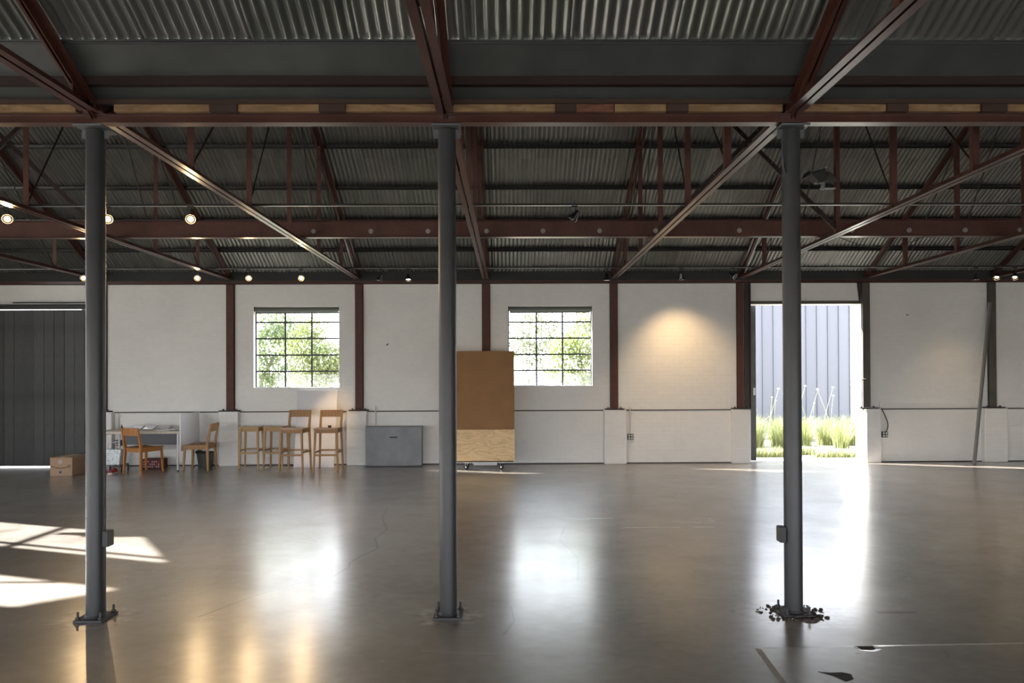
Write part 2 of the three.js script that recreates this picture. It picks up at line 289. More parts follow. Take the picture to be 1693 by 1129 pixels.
function blind(x0, x1, y, label) {
  const t = thing('roller_blind', label, 'blind', [(x0 + x1) / 2, y, -FAR - 0.055]), w = (x1 - x0) / 2;
  part(t, 'roll', cyl(0.03, 2 * w - 0.03, 0, 0, 0, 18).rotateZ(Math.PI / 2), std({ color: lin(0.1, 0.11, 0.1), roughness: 0.7 }));
  part(t, 'hem_bar', bx(-w + 0.03, w - 0.03, -0.075, -0.06, -0.03, -0.02), M.muntin);
  part(t, 'cloth', bx(-w + 0.03, w - 0.03, -0.062, 0.0, -0.027, -0.024), std({ color: lin(0.3, 0.33, 0.29), roughness: 0.9 }));
  for (const s of [-1, 1]) part(t, 'bracket', bx(s * w - s * 0.013, s * w, -0.04, 0.05, -0.04, 0.03), M.muntin);
}
blind(-4.873, -3.25, 2.957, 'rolled up grey blind at the head of the window above the bar stools');
blind(-0.035, 1.567, 2.954, 'rolled up grey blind at the head of the window beside the rolling board');

/* dark plank sliding door, and the edge of the open one */
{
  const d = structure('door_1'), z = -FAR + 0.09;
  const edges = [-8.007, -8.193, -8.382, -8.575, -8.767, -8.953, -9.136, -9.323, -9.515, -9.705, -9.895, -10.085, -10.275, -10.465];
  const gp = [0, 1, 2].map((k) => prep(rbx(-0.0925, 0.0925, 0, 2.93, -0.02, 0.004 + k * 0.0015, 0.003)));
  for (let i = 0; i + 1 < edges.length; i++) share(d, 'plank', gp[i % 3], M.plank[(i * 7) % 3], [(edges[i] + edges[i + 1]) / 2, 0.017, z]);
  part(d, 'door_back', bx(-10.46, -8.01, 0.02, 2.945, z - 0.05, z - 0.021), M.plankBack);
  part(d, 'sliding_rail', [bx(-10.55, -7.95, 2.985, 3.035, z - 0.03, z + 0.02), bx(-10.55, -7.95, 2.96, 2.985, z - 0.005, z + 0.02)], M.columnDark);
  part(d, 'rail_cover', bx(-10.55, -7.95, 3.04, 3.052, -FAR + 0.01, z + 0.04), M.plank[0]);
  part(d, 'rail_pipe', rod(V(-9.35, 3.087, z), V(-7.95, 3.087, z), 0.011), M.columnDark);
  part(d, 'door_pull', [rbx(-9.66, -9.6, 1.0, 1.15, z + 0.004, z + 0.03, 0.008)], M.black);
  const e = structure('door_2');
  part(e, 'door_leaf', rbx(2.5, 4.8, 0.0, 3.1, -FAR - THICK - 0.09, -FAR - THICK - 0.03, 0.004), M.plank[1]);
  part(e, 'latch', bx(4.74, 4.785, 1.28, 1.42, -FAR - THICK - 0.03, -FAR - THICK - 0.015), M.steelPipe);
}

/* ---------- other walls ---------- */
const gable = [[FAR + 0.25, -0.2], [BACK - 0.25, -0.2], [BACK - 0.25, EAVE - 0.14], [BACK, EAVE + 0.012], [BACK + HALF, roofY(HALF) + 0.012], [COL, EAVE + 0.012], [COL + HALF, roofY(HALF) + 0.012], [FAR, EAVE + 0.012], [FAR + 0.25, EAVE - 0.14]];
function gableWall(name, x, holes) {
  const g = structure(name), s = shapeOf(gable.map(([D, y]) => [D, y]));
  for (const h of holes) s.holes.push(pathOf(h));
  part(g, 'brickwork', new THREE.ExtrudeGeometry(s, { depth: 0.25, bevelEnabled: false }).rotateY(Math.PI / 2).translate(x, 0, 0), M.wall);
  return g;
}
// rotateY(90deg) sends shape x (depth D) to -z
const wallLeft = gableWall('wall_left', XL - 0.25, [
  [[8.7, 0.9], [9.63, 0.9], [9.63, 4.3], [8.7, 4.87]],
  [[7.36, 0.9], [8.02, 0.9], [8.02, 4.82], [7.36, 4.44]],
  [[-2.9, 0.0], [4.0, 0.0], [4.0, 1.9], [-2.9, 1.9]],
]);
part(wallLeft, 'mullion', [bx(XL - 0.15, XL - 0.1, 0.9, 4.7, -8.89, -8.83), bx(XL - 0.15, XL - 0.1, 2.6, 2.65, -9.63, -8.7), bx(XL - 0.15, XL - 0.1, 2.6, 2.65, -8.02, -7.36), bx(XL - 0.15, XL - 0.1, 3.55, 3.6, -9.63, -8.7)], M.muntin);
gableWall('wall_right', XR, []);
{
  const g = structure('wall_near'), s = shapeOf([[XL - 0.2, -0.2], [XR + 0.2, -0.2], [XR + 0.2, 3.6], [XL - 0.2, 3.6]]);
  for (const [a, b] of [[-10.3, -5.3], [-4.9, 0.5], [0.9, 6.3], [6.7, 11.7]]) s.holes.push(pathOf([[a, 0.0], [a, 1.75], [b, 1.75], [b, 0.0]]));
  part(g, 'brickwork', new THREE.ExtrudeGeometry(s, { depth: 0.25, bevelEnabled: false }).translate(0, 0, -BACK), M.wall);
}

/* ---------- roof: corrugated sheets, purlins, valley gutter, timber ---------- */
const ceiling = structure('ceiling');
{
  const COVER = 0.677, PITCH = 0.0677, N = 10 * 8;
  const sheet = (d0, d1, sgn, lift) => {                      // local: x across, runs from d0 to d1 up the slope; sgn -1 = rises toward the viewer
    const p = [], uv = [], idx = [], n = V(0, 1, 0), L = Math.hypot(1, RISE), nz = -sgn * RISE / L, ny = 1 / L;
    for (let j = 0; j < 2; j++) for (let i = 0; i <= N; i++) {
      const d = j ? d1 : d0, w = 0.011 * Math.cos(i / 8 * Math.PI * 2) + lift;
      p.push(i / N * (COVER + 0.0338) - COVER / 2, RISE * d + w * ny, sgn * -d * -1 * -1 * -1 + w * nz); uv.push(i / N * 0.677, d);
    }
    for (let i = 0; i < N; i++) { const a = i, b = i + 1, c = i + N + 1, e = c + 1; idx.push(a, b, c, b, e, c); }
    const g = new THREE.BufferGeometry(); g.setAttribute('position', new THREE.Float32BufferAttribute(p, 3)); g.setAttribute('uv', new THREE.Float32BufferAttribute(uv, 2)); g.setIndex(idx); g.computeVertexNormals(); return g;
  };
  // slopes: base depth, direction the slope runs as it rises (+1 toward the viewer), start and end of the run
  const slopes = [[FAR, 1, 0.1, HALF + 0.02], [COL, -1, 0.395, HALF], [COL, 1, 0.395, HALF + 0.02], [BACK, -1, 0, HALF]];
  slopes.forEach(([base, sgn, d0, d1], k) => {
    const gs = [0, 0.0025].map((l) => sheet(d0, d1, sgn, l));
    for (let i = 0, x = XL - 0.2; x < XR + 0.3; i++, x += COVER) share(ceiling, 'corrugated_sheet', gs[i % 2], sheetMats[Math.floor(hash(i, k, 3) * 4)], [x, EAVE, -base]);
  });
  // purlins under the sheets: angle with a lip
  const purlin = (base, sgn, d) => {
    const y = EAVE - 0.014 + RISE * d, z = -base + sgn * d, a = Math.atan(RISE) * sgn;
    const g = [new THREE.BoxGeometry(XR - XL, 0.062, 0.006).translate(0, -0.034, -0.02 * sgn), new THREE.BoxGeometry(XR - XL, 0.006, 0.045).translate(0, -0.063, 0), new THREE.BoxGeometry(XR - XL, 0.006, 0.045).translate(0, -0.004, 0)].map((q) => q.rotateX(a).translate((XL + XR) / 2, y, z));
    part(ceiling, 'purlin', g, M.purlin);
  };
  for (const d of [0.68, 1.32, 1.95, 2.66, 3.32, 3.98]) purlin(FAR, 1, d);
  for (const d of [0.8, 2.05, 3.3]) { purlin(COL, -1, d); purlin(COL, 1, d); purlin(BACK, -1, d); }
  // ridge caps close the top
  for (const r of [COL + HALF, BACK + HALF]) part(ceiling, 'ridge_cap', [bx(XL - 0.2, XR + 0.2, roofY(HALF) + 0.012, roofY(HALF) + 0.022, -r - 0.2, -r + 0.2)], M.gutter);
  part(ceiling, 'eave_cap', [bx(XL - 0.2, XR + 0.2, EAVE + 0.10, EAVE + 0.115, -FAR - 0.27, -FAR + 0.22)], M.gutter);
  part(ceiling, 'eave_cap', [bx(XL - 0.2, XR + 0.2, EAVE + 0.0, EAVE + 0.02, -BACK - 0.1, -BACK + 0.25)], M.gutter);
  // valley: flat sheets rising either side, carried on a red angle, tucked under the corrugated sheets
  for (const sg of [1, -1]) {
    const L = Math.hypot(0.42, 0.42 * RISE), g = new THREE.BoxGeometry(XR - XL, 0.003, L, 40, 1, 1), q = g.attributes.position;
    for (let i = 0; i < q.count; i++) q.setY(i, q.getY(i) + 0.004 * Math.sin(q.getX(i) * 2.1) * (q.getZ(i) * sg > 0 ? 1 : 0));
    g.computeVertexNormals();
    part(ceiling, 'valley_sheet', g.rotateX(-sg * Math.atan(RISE)).translate((XL + XR) / 2, EAVE - 0.014 + 0.21 * RISE, -COL + sg * 0.21), M.gutter);
    part(ceiling, 'drip_fold', rod(V(XL, EAVE + 0.405 * RISE - 0.02, -COL + sg * 0.405), V(XR, EAVE + 0.405 * RISE - 0.02, -COL + sg * 0.405), 0.008), M.columnDark);
    part(ceiling, 'valley_angle', [bx(XL, XR, 3.638, 3.70, -COL + sg * 0.198 - 0.003, -COL + sg * 0.198 + 0.003), bx(XL, XR, 3.638, 3.644, -COL + sg * 0.198 - (sg > 0 ? 0.04 : 0), -COL + sg * 0.198 + (sg > 0 ? 0 : 0.04))], M.rustDark);
  }
  // timbers lying on the valley beam under the gutter, dark steel shoes between their ends
  const lengths = [[-5.4, -2.98], [-2.72, -2.06], [-1.87, -1.31], [-1.13, -0.50], [-0.39, 0.32], [0.73, 1.09], [1.24, 1.9], [2.03, 2.62], [2.77, 3.28], [3.46, 4.6], [4.8, 7.2], [7.4, 9.6], [-7.8, -5.55], [-10.3, -7.95]];
  for (const [a, b] of lengths) part(ceiling, 'timber_packer', rbx(a, b, 3.512, 3.586, -4.79, -4.706, 0.004), M.timber);
  part(ceiling, 'timber_packer', rbx(0.462, 0.725, 3.508, 3.586, -4.79, -4.702, 0.004), std({ map: wood(77, [0.06, 0.02, 0.012], [0.18, 0.07, 0.035], [2, 0.12]), roughness: 0.75 }), 'red brown timber packer');
  for (const [a, b] of [[-2.06, -1.87], [-1.31, -1.13], [0.32, 0.462], [1.09, 1.24], [2.62, 2.77], [3.28, 3.46]]) part(ceiling, 'timber_shoe', rbx(a, b, 3.506, 3.59, -4.8, -4.69, 0.003), M.timberDark);
  part(ceiling, 'timber_strip', bx(XL, XR, 3.556, 3.585, -4.69, -4.672), M.timberDark);
}

/* ---------- steel: valley beam, mid-span beam, trusses, braces ---------- */
{
  const t = thing('steel_beam', 'long rust red steel beam carried on the three grey columns under the gutter', 'beam', [0, 3.443, -COL]);
  part(t, 'bottom_flange', bx(XL, XR, 0, 0.007, -0.04, 0.04), M.rust);
  part(t, 'top_flange', bx(XL, XR, 0.055, 0.062, -0.04, 0.04), M.rust);
  part(t, 'web', bx(XL, XR, 0.007, 0.055, -0.03, -0.022), M.rustDark);
  part(t, 'web', bx(XL, XR, 0.007, 0.055, 0.015, 0.023), M.rust);
  const m = thing('steel_beam', 'deep rust red steel beam with round bolt plates crossing the hall at mid span', 'beam', [0, 3.565, -9.3]);
  part(m, 'bottom_flange', rbx(XL, XR, 0, 0.012, -0.055, 0.055, 0.003), M.rust);
  part(m, 'top_flange', rbx(XL, XR, 0.22, 0.232, -0.055, 0.055, 0.003), M.rust);
  part(m, 'web', bx(XL, XR, 0.012, 0.22, -0.005, 0.005), M.rustMatt);
  for (const x of [-2.666, -1.889, -1.112, -0.316, 0.455, 1.228, 1.994, 3.141, 4.688, 5.476, 6.248, 7.005]) part(m, 'bolt_plate', [cyl(0.032, 0.012, 0, 0, 0, 16).rotateX(Math.PI / 2).translate(x, 0.088, 0.01), cyl(0.014, 0.02, 0, 0, 0, 6).rotateX(Math.PI / 2).translate(x, 0.088, 0.02)], M.dull);
}
const FOOT = 3.507;                                            // underside of the bottom chords
function truss(label, xc, xw, start, end, sgn) {              // from the column line (depth start) to depth end
  const t = thing('roof_truss', label, 'roof truss', [xc, FOOT, -start], 0, 'rust red roof trusses');
  const L = end - start, n = 6, step = L / n, skew = (xw - xc) / L;
  const P = (i, y) => V(skew * step * i, y, -step * i);
  const topY = (i) => { const d = Math.min(i, n - i) * Math.abs(step); return 0.005 + RISE * d; };
  const tee = (a, b, down) => {                               // two angles back to back with a gap
    const g = [], k = down ? -1 : 1;
    for (const s of [-1, 1]) {
      const o = V(s * 0.034, 0, 0), q = V(s * 0.012, k * 0.028, 0);
      g.push(bar(a.clone().add(o), b.clone().add(o), 0.05, 0.006), bar(a.clone().add(q), b.clone().add(q), 0.006, 0.055));
    }
    return g;
  };
  part(t, 'bottom_chord', tee(P(0, 0.003).add(V(0, 0, 0.09)), P(n, 0.003).add(V(0, 0, -0.05)), false), M.rust);
  for (const [i, j] of [[0, 3], [3, 6]]) part(t, 'top_chord', tee(P(i, topY(i) + 0.006), P(j, topY(j) + 0.006), true), M.rust);
  for (let i = 1; i < n; i++) part(t, 'post', [bar(P(i, 0.02), P(i, topY(i)), 0.058, 0.006, V(0, 0, 1)), bar(P(i, 0.02).add(V(-0.026, 0, -0.026)), P(i, topY(i)).add(V(-0.026, 0, -0.026)), 0.006, 0.052, V(0, 0, 1))], M.rustMatt);
  for (const [i, j] of [[1, 2], [2, 3], [4, 3], [5, 4]]) part(t, 'tie_rod', rod(P(i, 0.05), P(j, topY(j) - 0.04), 0.009), M.rustDark);
  for (const i of [0, 6]) part(t, 'gusset', [bx(-0.006, 0.006, -0.0, 0.1, -0.16, 0.16).translate(P(i, 0).x, 0.02, -step * i + (i ? 1 : -1) * 0.1 * Math.sign(step))], M.rust);
  return t;
}
const far = [
  ['rust red roof truss meeting the far wall beside the plank sliding door', -7.73, -7.712], ['rust red roof truss meeting the wall above the post between desk and first window', -5.29, -5.303],
  ['rust red roof truss from the desk column to the post beside the grey cabinet', -2.855, -2.868], ['rust red roof truss seen almost end on behind the middle column', -0.444, -0.458],
  ['rust red roof truss running to the post beside the warm wall glow', 1.976, 1.976], ['rust red roof truss landing at the post beside the open doorway, floodlight on it', 4.2, 4.4],
  ['rust red roof truss landing at the grey post past the open doorway', 6.77, 6.802], ['rust red roof truss landing at the post behind the leaning pole', 9.23, 9.226],
];
for (const [l, a, b] of far) truss(l, a, b, COL, FAR);
for (const [l, a] of [['rust red roof truss overhead, coming forward from the column by the desk', -2.875], ['rust red roof truss overhead, coming forward from the middle column', -0.444], ['rust red roof truss overhead, coming forward from the column at the open doorway', 1.986]]) truss(l, a, a, COL, BACK);
function crossBrace(x0, x1, D, y0, y1, label) {
  const t = thing('cross_brace', label, 'brace', [(x0 + x1) / 2, y0, -D], 0, 'punched cross braces between trusses');
  const w = (x1 - x0), h = y1 - y0, L = Math.hypot(w, h), a = Math.atan2(h, w);
  for (const s of [-1, 1]) {
    const sh = shapeOf([[-L / 2, -0.024], [L / 2, -0.024], [L / 2, 0.024], [-L / 2, 0.024]]);
    for (let q = -L / 2 + 0.16; q < L / 2 - 0.1; q += 0.27) { const c = new THREE.Path(); c.absarc(q, 0, 0.009, 0, Math.PI * 2, true); sh.holes.push(c); }
    part(t, 'brace_bar', [new THREE.ExtrudeGeometry(sh, { depth: 0.006, bevelEnabled: false, curveSegments: 5 }), bx(-L / 2, L / 2, -0.03, -0.024, -0.03, 0.006)].map((g) => g.rotateZ(s * a).translate(0, h / 2, s * 0.012)), M.rustDark);
  }
}
crossBrace(1.98, 4.27, 8.86, 3.6, 5.9, 'dark punched steel cross brace between two trusses above the open doorway');
crossBrace(-7.72, -5.29, 8.86, 3.6, 5.9, 'dark punched steel cross brace between two trusses above the plank door');

/* ---------- columns ---------- */
function column(x, label, box, rubble) {
  const t = thing('pipe_column', label, 'column', [x, 0, -4.81], 0, 'grey pipe columns');
  part(t, 'shaft', cyl(0.062, 3.4, 0, 1.712, 0, 40), M.column);
  part(t, 'base_plate', rbx(-0.1, 0.1, 0, 0.018, -0.1, 0.1, 0.004), M.columnDark);
  part(t, 'weld_collar', cyl(0.072, 0.018, 0, 0.026, 0, 32, 0.063), M.column);
  for (const [a, b] of [[-1, -1], [1, -1], [-1, 1], [1, 1]]) {
    const bo = part(t, 'anchor_bolt', [cyl(0.008, 0.06, a * 0.078, 0.04, b * 0.078, 10)], M.columnDark);
    part(bo, 'nut', [cyl(0.016, 0.014, a * 0.078, 0.026, b * 0.078, 6)], M.columnDark);
  }
  part(t, 'cap_plate', rbx(-0.1, 0.1, 3.42, 3.434, -0.1, 0.1, 0.003), M.columnCap);
  part(t, 'cap_gusset', [bx(-0.095, 0.095, 3.36, 3.42, -0.004, 0.004)], M.columnCap);
  if (box) {
    const o = part(t, 'outlet_box', rbx(box * 0.062, box * 0.062 + box * 0.042, 0.505, 0.615, -0.035, 0.035, 0.004), M.columnDark, 'small dark outlet box');
    part(o, 'cover', rbx(box * 0.104, box * 0.108, 0.51, 0.61, -0.031, 0.031, 0.002), M.greySteel);
  }
  return t;
}
column(-2.905, 'round grey steel column with outlet box, sunlit floor patches behind its foot', 1);
column(-0.44, 'round grey steel column standing in front of the rolling board', 0);
const c3 = column(1.995, 'round grey steel column before the open doorway, broken concrete at its foot', -1);
part(c3, 'conduit', tube([[-0.075, 3.4, 0.06], [-0.078, 3.3, 0.05], [-0.074, 3.2, 0.04], [-0.066, 3.15, 0.03], [-0.05, 3.1, 0.04]], 0.008), M.column);
{
  const rub = std({ color: lin(0.06, 0.048, 0.038), bumpMap: fineBump, bumpScale: 0.01, roughness: 0.95 });
  const rubPale = std({ color: lin(0.32, 0.29, 0.25), bumpMap: fineBump, bumpScale: 0.01, roughness: 0.95 });
  const lump = () => { const g = new THREE.IcosahedronGeometry(1, 1), p = g.attributes.position, s = Math.floor(rnd() * 999); for (let i = 0; i < p.count; i++) { const k = 0.75 + 0.5 * hash(Math.round(p.getX(i) * 50), Math.round(p.getY(i) * 50 + p.getZ(i) * 90), s); p.setXYZ(i, p.getX(i) * k, p.getY(i) * k, p.getZ(i) * k); } g.computeVertexNormals(); return g; };
  const dark = [], pale = [];
  for (let i = 0; i < 150; i++) { const a = rr(0, 6.283), q = rr(0.07, 0.25) * (0.55 + 0.45 * Math.abs(Math.cos(a))), s = rr(0.004, 0.017) * (0.25 / (q + 0.12)); (rnd() < 0.88 ? dark : pale).push(lump().scale(s * rr(1, 2.2), s * 0.7, s).rotateY(rr(0, 3)).translate(1.995 + Math.cos(a) * q, s * 0.3, -4.81 + Math.sin(a) * q)); }
  const o = thing('concrete_rubble', 'broken dark concrete crumbs around the foot of the column at the doorway', 'rubble', [0, 0, 0]); o.userData.kind = 'stuff';
  part(o, 'dark_crumbs', dark, rub); part(o, 'pale_crumbs', pale, rubPale);
}

/* ---------- lighting tracks and lamps ---------- */
function track(y, D, label) {
  const t = thing('lighting_track', label, 'track', [0, y, -D]);
  part(t, 'rail', [bx(XL, XR, -0.009, 0.012, -0.016, 0.016)], M.black);
  part(t, 'rail_lip', [bx(XL, XR, -0.012, -0.009, -0.016, 0.016)], M.dull);
  for (let x = -9.1; x < 11; x += 2.43) part(t, 'hanger', rod(V(x + 0.1, 0.01, 0), V(x + 0.1, 0.045, 0), 0.005), M.black);
}
track(3.578, 7.56, 'black lighting track crossing the hall nearer than the deep red beam');
track(3.578, 12.0, 'black lighting track close in front of the far wall');
const lampGlow = std({ color: lin(0, 0, 0), emissive: new THREE.Color(1, 0.66, 0.3), emissiveIntensity: 16, roughness: 0.4 });
const lampSoft = std({ color: lin(0, 0, 0), emissive: new THREE.Color(1, 0.8, 0.55), emissiveIntensity: 5, roughness: 0.4 });
const lampOff = std({ color: lin(0.55, 0.55, 0.52), roughness: 0.25 });
function trackLamp(x, y, D, aim, lit, label, power = 5, cone = 0.62) {
  const t = thing('track_lamp', label, 'spotlight', [x, 3.566, -D]), hy = y - 3.566;
  part(t, 'adapter', rbx(-0.035, 0.035, -0.022, 0.0, -0.016, 0.016, 0.003), M.black);
  part(t, 'stem', rod(V(0.006, -0.02, 0), V(0.006, hy + 0.03, 0), 0.007), M.black);
  const a = V(...aim).normalize(), q = new THREE.Quaternion().setFromUnitVectors(V(0, -1, 0), a);
  const head = new THREE.LatheGeometry([[0.0, 0.075], [0.02, 0.075], [0.026, 0.068], [0.03, 0.03], [0.05, -0.02], [0.053, -0.045], [0.05, -0.045], [0.044, -0.02], [0.0, 0.01]].map((p) => new THREE.Vector2(...p)), 24);
  const place = (g) => g.applyQuaternion(q).translate(0, hy, 0);
  part(t, 'head', place(head), M.blackGloss);
  part(t, 'yoke', [rod(V(-0.036, hy, 0), V(-0.03, hy + 0.05, 0), 0.004), rod(V(0.036, hy, 0), V(0.03, hy + 0.05, 0), 0.004), rod(V(-0.03, hy + 0.05, 0), V(0.03, hy + 0.05, 0), 0.004)], M.black);
  part(t, 'rim', place(new THREE.TorusGeometry(0.0515, 0.0025, 6, 28).rotateX(Math.PI / 2).translate(0, -0.046, 0)), M.chrome);
  part(t, 'lens', place(cyl(lit === 2 ? 0.031 : 0.042, 0.006, 0, -0.022, 0, 24)), lit === 2 ? lampGlow : lit === 1 ? lampSoft : lampOff);
  if (lit) {
    const l = new THREE.SpotLight(new THREE.Color(1, 0.68, 0.36), power, 0, cone, 0.85); l.name = 'lamp_beam';
    l.position.copy(a).multiplyScalar(0.05).add(V(0, hy, 0)); l.target.position.copy(a).multiplyScalar(2).add(V(0, hy, 0)); l.castShadow = true; l.shadow.radius = 1.6;
    t.add(l, l.target);
  }
}
const fwd = (x, y, z) => [x, y, z];
trackLamp(-5.535, 3.431, 7.56, fwd(5.2, -1.6, 7.0), 2, 'lit warm track spotlight on the nearer track, farthest out toward the plank door');
trackLamp(-4.435, 3.429, 7.56, fwd(4.3, -1.9, 7.0), 2, 'lit warm track spotlight half hidden behind the column by the desk');
trackLamp(-3.524, 3.428, 7.56, fwd(3.3, -2.2, 7.0), 2, 'lit warm track spotlight on the nearer track over the first window');
trackLamp(0.722, 3.45, 7.56, fwd(-0.8, -1.0, -0.35), 0, 'unlit black track spotlight hanging alone on the nearer track');
trackLamp(-7.461, 3.423, 12, fwd(5.5, -3.0, 8.0), 2, 'lit warm track spotlight at the wall beside the plank door');
trackLamp(-5.479, 3.418, 12, fwd(4.0, -3.0, 8.0), 2, 'lit warm track spotlight above the desk');
trackLamp(-4.581, 3.416, 12, fwd(3.3, -3.0, 8.0), 2, 'lit warm track spotlight above the window edge nearer the desk');
trackLamp(-3.661, 3.413, 12, fwd(2.5, -3.0, 8.0), 2, 'lit warm track spotlight above the window edge nearer the grey cabinet');
trackLamp(-2.273, 3.405, 12, fwd(-1.05, -2.5, -0.72), 1, 'dim track spotlight pointing down above the grey cabinet', 34, 0.2);
trackLamp(-1.785, 3.405, 12, fwd(0.2, -2.4, 0.9), 1, 'dim track spotlight pointing down between the grey cabinet and the middle column', 3);
trackLamp(1.707, 3.398, 12, fwd(0.1, -2.4, -0.1), 1, 'dim track spotlight pointing down past the second window', 3);
trackLamp(3.021, 3.41, 12, fwd(0.3, -2.2, -1.0), 1, 'track spotlight casting the warm glow on the blank wall', 12, 0.8);
trackLamp(3.942, 3.435, 12, fwd(0.6, -0.5, 0.5), 0, 'unlit track spotlight beside the post of the open doorway');
trackLamp(8.25, 3.39, 12, fwd(0.2, -2.0, -0.5), 1, 'dim track spotlight pointing down over the leaning pole', 3);
trackLamp(8.628, 3.405, 12, fwd(-0.5, -1.0, 0.55), 2, 'bright tilted track spotlight in front of the post behind the leaning pole', 5);
trackLamp(8.952, 3.405, 12, fwd(-0.5, -1.0, 0.55), 2, 'bright tilted track spotlight nearest the edge of the wall, past the leaning pole', 5);

/* black floodlight clamped by the doorway truss */
{
  const t = thing('floodlight', 'black angular floodlight with flaps hung on the truss above the open doorway', 'floodlight', [4.07, 4.25, -8.9]);
  part(t, 'body', [leg(V(0.0, -0.06, 0), V(-0.03, 0.1, 0), 0.1, 0.2, 0.14, 0.2).rotateZ(0.35)], M.black);
  part(t, 'flap', [bar(V(-0.2, 0.03, 0.05), V(-0.06, 0.06, 0.05), 0.18, 0.008, V(0, 1, 0)), bar(V(-0.2, 0.0, 0.05), V(-0.19, 0.06, 0.05), 0.18, 0.02, V(1, 0, 0))], M.black);
  part(t, 'flap', [bar(V(0.05, 0.06, 0.04), V(0.19, -0.05, 0.04), 0.18, 0.012, V(0, 1, 0))], M.black);
  part(t, 'flap', [bar(V(-0.02, 0.1, 0.03), V(0.07, 0.125, 0.05), 0.12, 0.005, V(0, 1, 0))], M.dull);
  part(t, 'clamp', [bx(0.02, 0.06, -0.15, -0.02, -0.02, 0.02), bx(0.0, 0.2, -0.14, -0.125, -0.01, 0.03), bx(-0.06, 0.03, -0.062, -0.05, -0.02, 0.02)], M.dull);
}
{
  const pts = []; for (let i = 0; i <= 16; i++) { const u = i / 16; pts.push([4.42 + 1.24 * u, 3.565 - 0.17 * 4 * u * (1 - u) * 0.95, -9.2]); }
  const t = thing('slack_cable', 'thin black cable sagging below the deep red beam past the doorway column', 'cable', [0, 0, 0]);
  part(t, 'wire', tube(pts, 0.0045, 32), M.black);
}

/* ---------- things along the far wall ---------- */
// four wall conduits with outlet boxes
function outlet(x, y, top, label, cable) {
  const z = -FAR + 0.03, t = thing('wall_outlet', label, 'outlet', [x, y, z]);
  part(t, 'outlet_box', rbx(-0.055, 0.055, -0.055, 0.055, 0, 0.05, 0.006), M.socketDark);
  for (const [a, b] of [[-1, -1], [1, -1], [-1, 1], [1, 1]]) part(t, 'socket', cyl(0.018, 0.006, 0, 0, 0, 14).rotateX(Math.PI / 2).translate(a * 0.025, b * 0.025, 0.052), M.socketPale);
  const h = top - y;
  if (cable) part(t, 'cable', tube([[-0.06, h, 0.02], [-0.02, h - 0.1, 0.05], [0.055, h - 0.28, 0.04], [0.06, h * 0.25, 0.03], [0.03, 0.05, 0.025]], 0.009), M.columnDark);
  else part(t, 'conduit', rod(V(0, 0.05, 0.016), V(0, h, 0.016), 0.011), M.conduit);
  part(t, 'hook', cable ? [rod(V(-0.08, h, 0.016), V(-0.09, h + 0.12, 0.016), 0.007), rod(V(-0.06, h, 0.016), V(-0.08, h, 0.016), 0.014)] : [rod(V(0, h, 0.016), V(-0.005, h + 0.05, 0.016), 0.008), rod(V(-0.005, h + 0.05, 0.016), V(0.05, h - 0.01, 0.016), 0.006)], M.conduit);
}
outlet(2.277, 0.508, 1.03, 'double outlet on a straight conduit beside the white pier past the second window');
outlet(7.128, 0.53, 1.03, 'dark outlet with a curved cable beside the pier of the open doorway', true);
outlet(-7.4, 0.44, 0.95, 'double outlet on a conduit under and behind the desk');
outlet(-2.551, 0.45, 1.06, 'conduit with a small hooked top rising behind the grey cabinet');

const wOak = std({ map: wood(121, [0.28, 0.105, 0.022], [0.43, 0.185, 0.05]), roughness: 0.5 });
const wPale = std({ map: wood(127, [0.29, 0.155, 0.055], [0.43, 0.255, 0.105]), roughness: 0.55 });
const wMid = std({ map: wood(131, [0.23, 0.11, 0.038], [0.36, 0.19, 0.072]), roughness: 0.55 });
// curved rail between two posts, bowed toward -z
const bowed = (x0, x1, y0, y1, z, t, bow) => { const g = new THREE.BoxGeometry(x1 - x0, y1 - y0, t, 10, 1, 1), p = g.attributes.position; for (let i = 0; i < p.count; i++) { const u = p.getX(i) / (x1 - x0) * 2; p.setZ(i, p.getZ(i) + bow * (1 - u * u)); } g.computeVertexNormals(); return g.translate((x0 + x1) / 2, (y0 + y1) / 2, z); };
const saddle = (w, d, y, t, dip) => { const g = new THREE.BoxGeometry(w, t, d, 10, 1, 6), p = g.attributes.position; for (let i = 0; i < p.count; i++) { const u = p.getX(i) / w * 2; if (p.getY(i) > 0 || true) p.setY(i, p.getY(i) - dip * (1 - u * u)); } g.computeVertexNormals(); return g.translate(0, y, 0); };
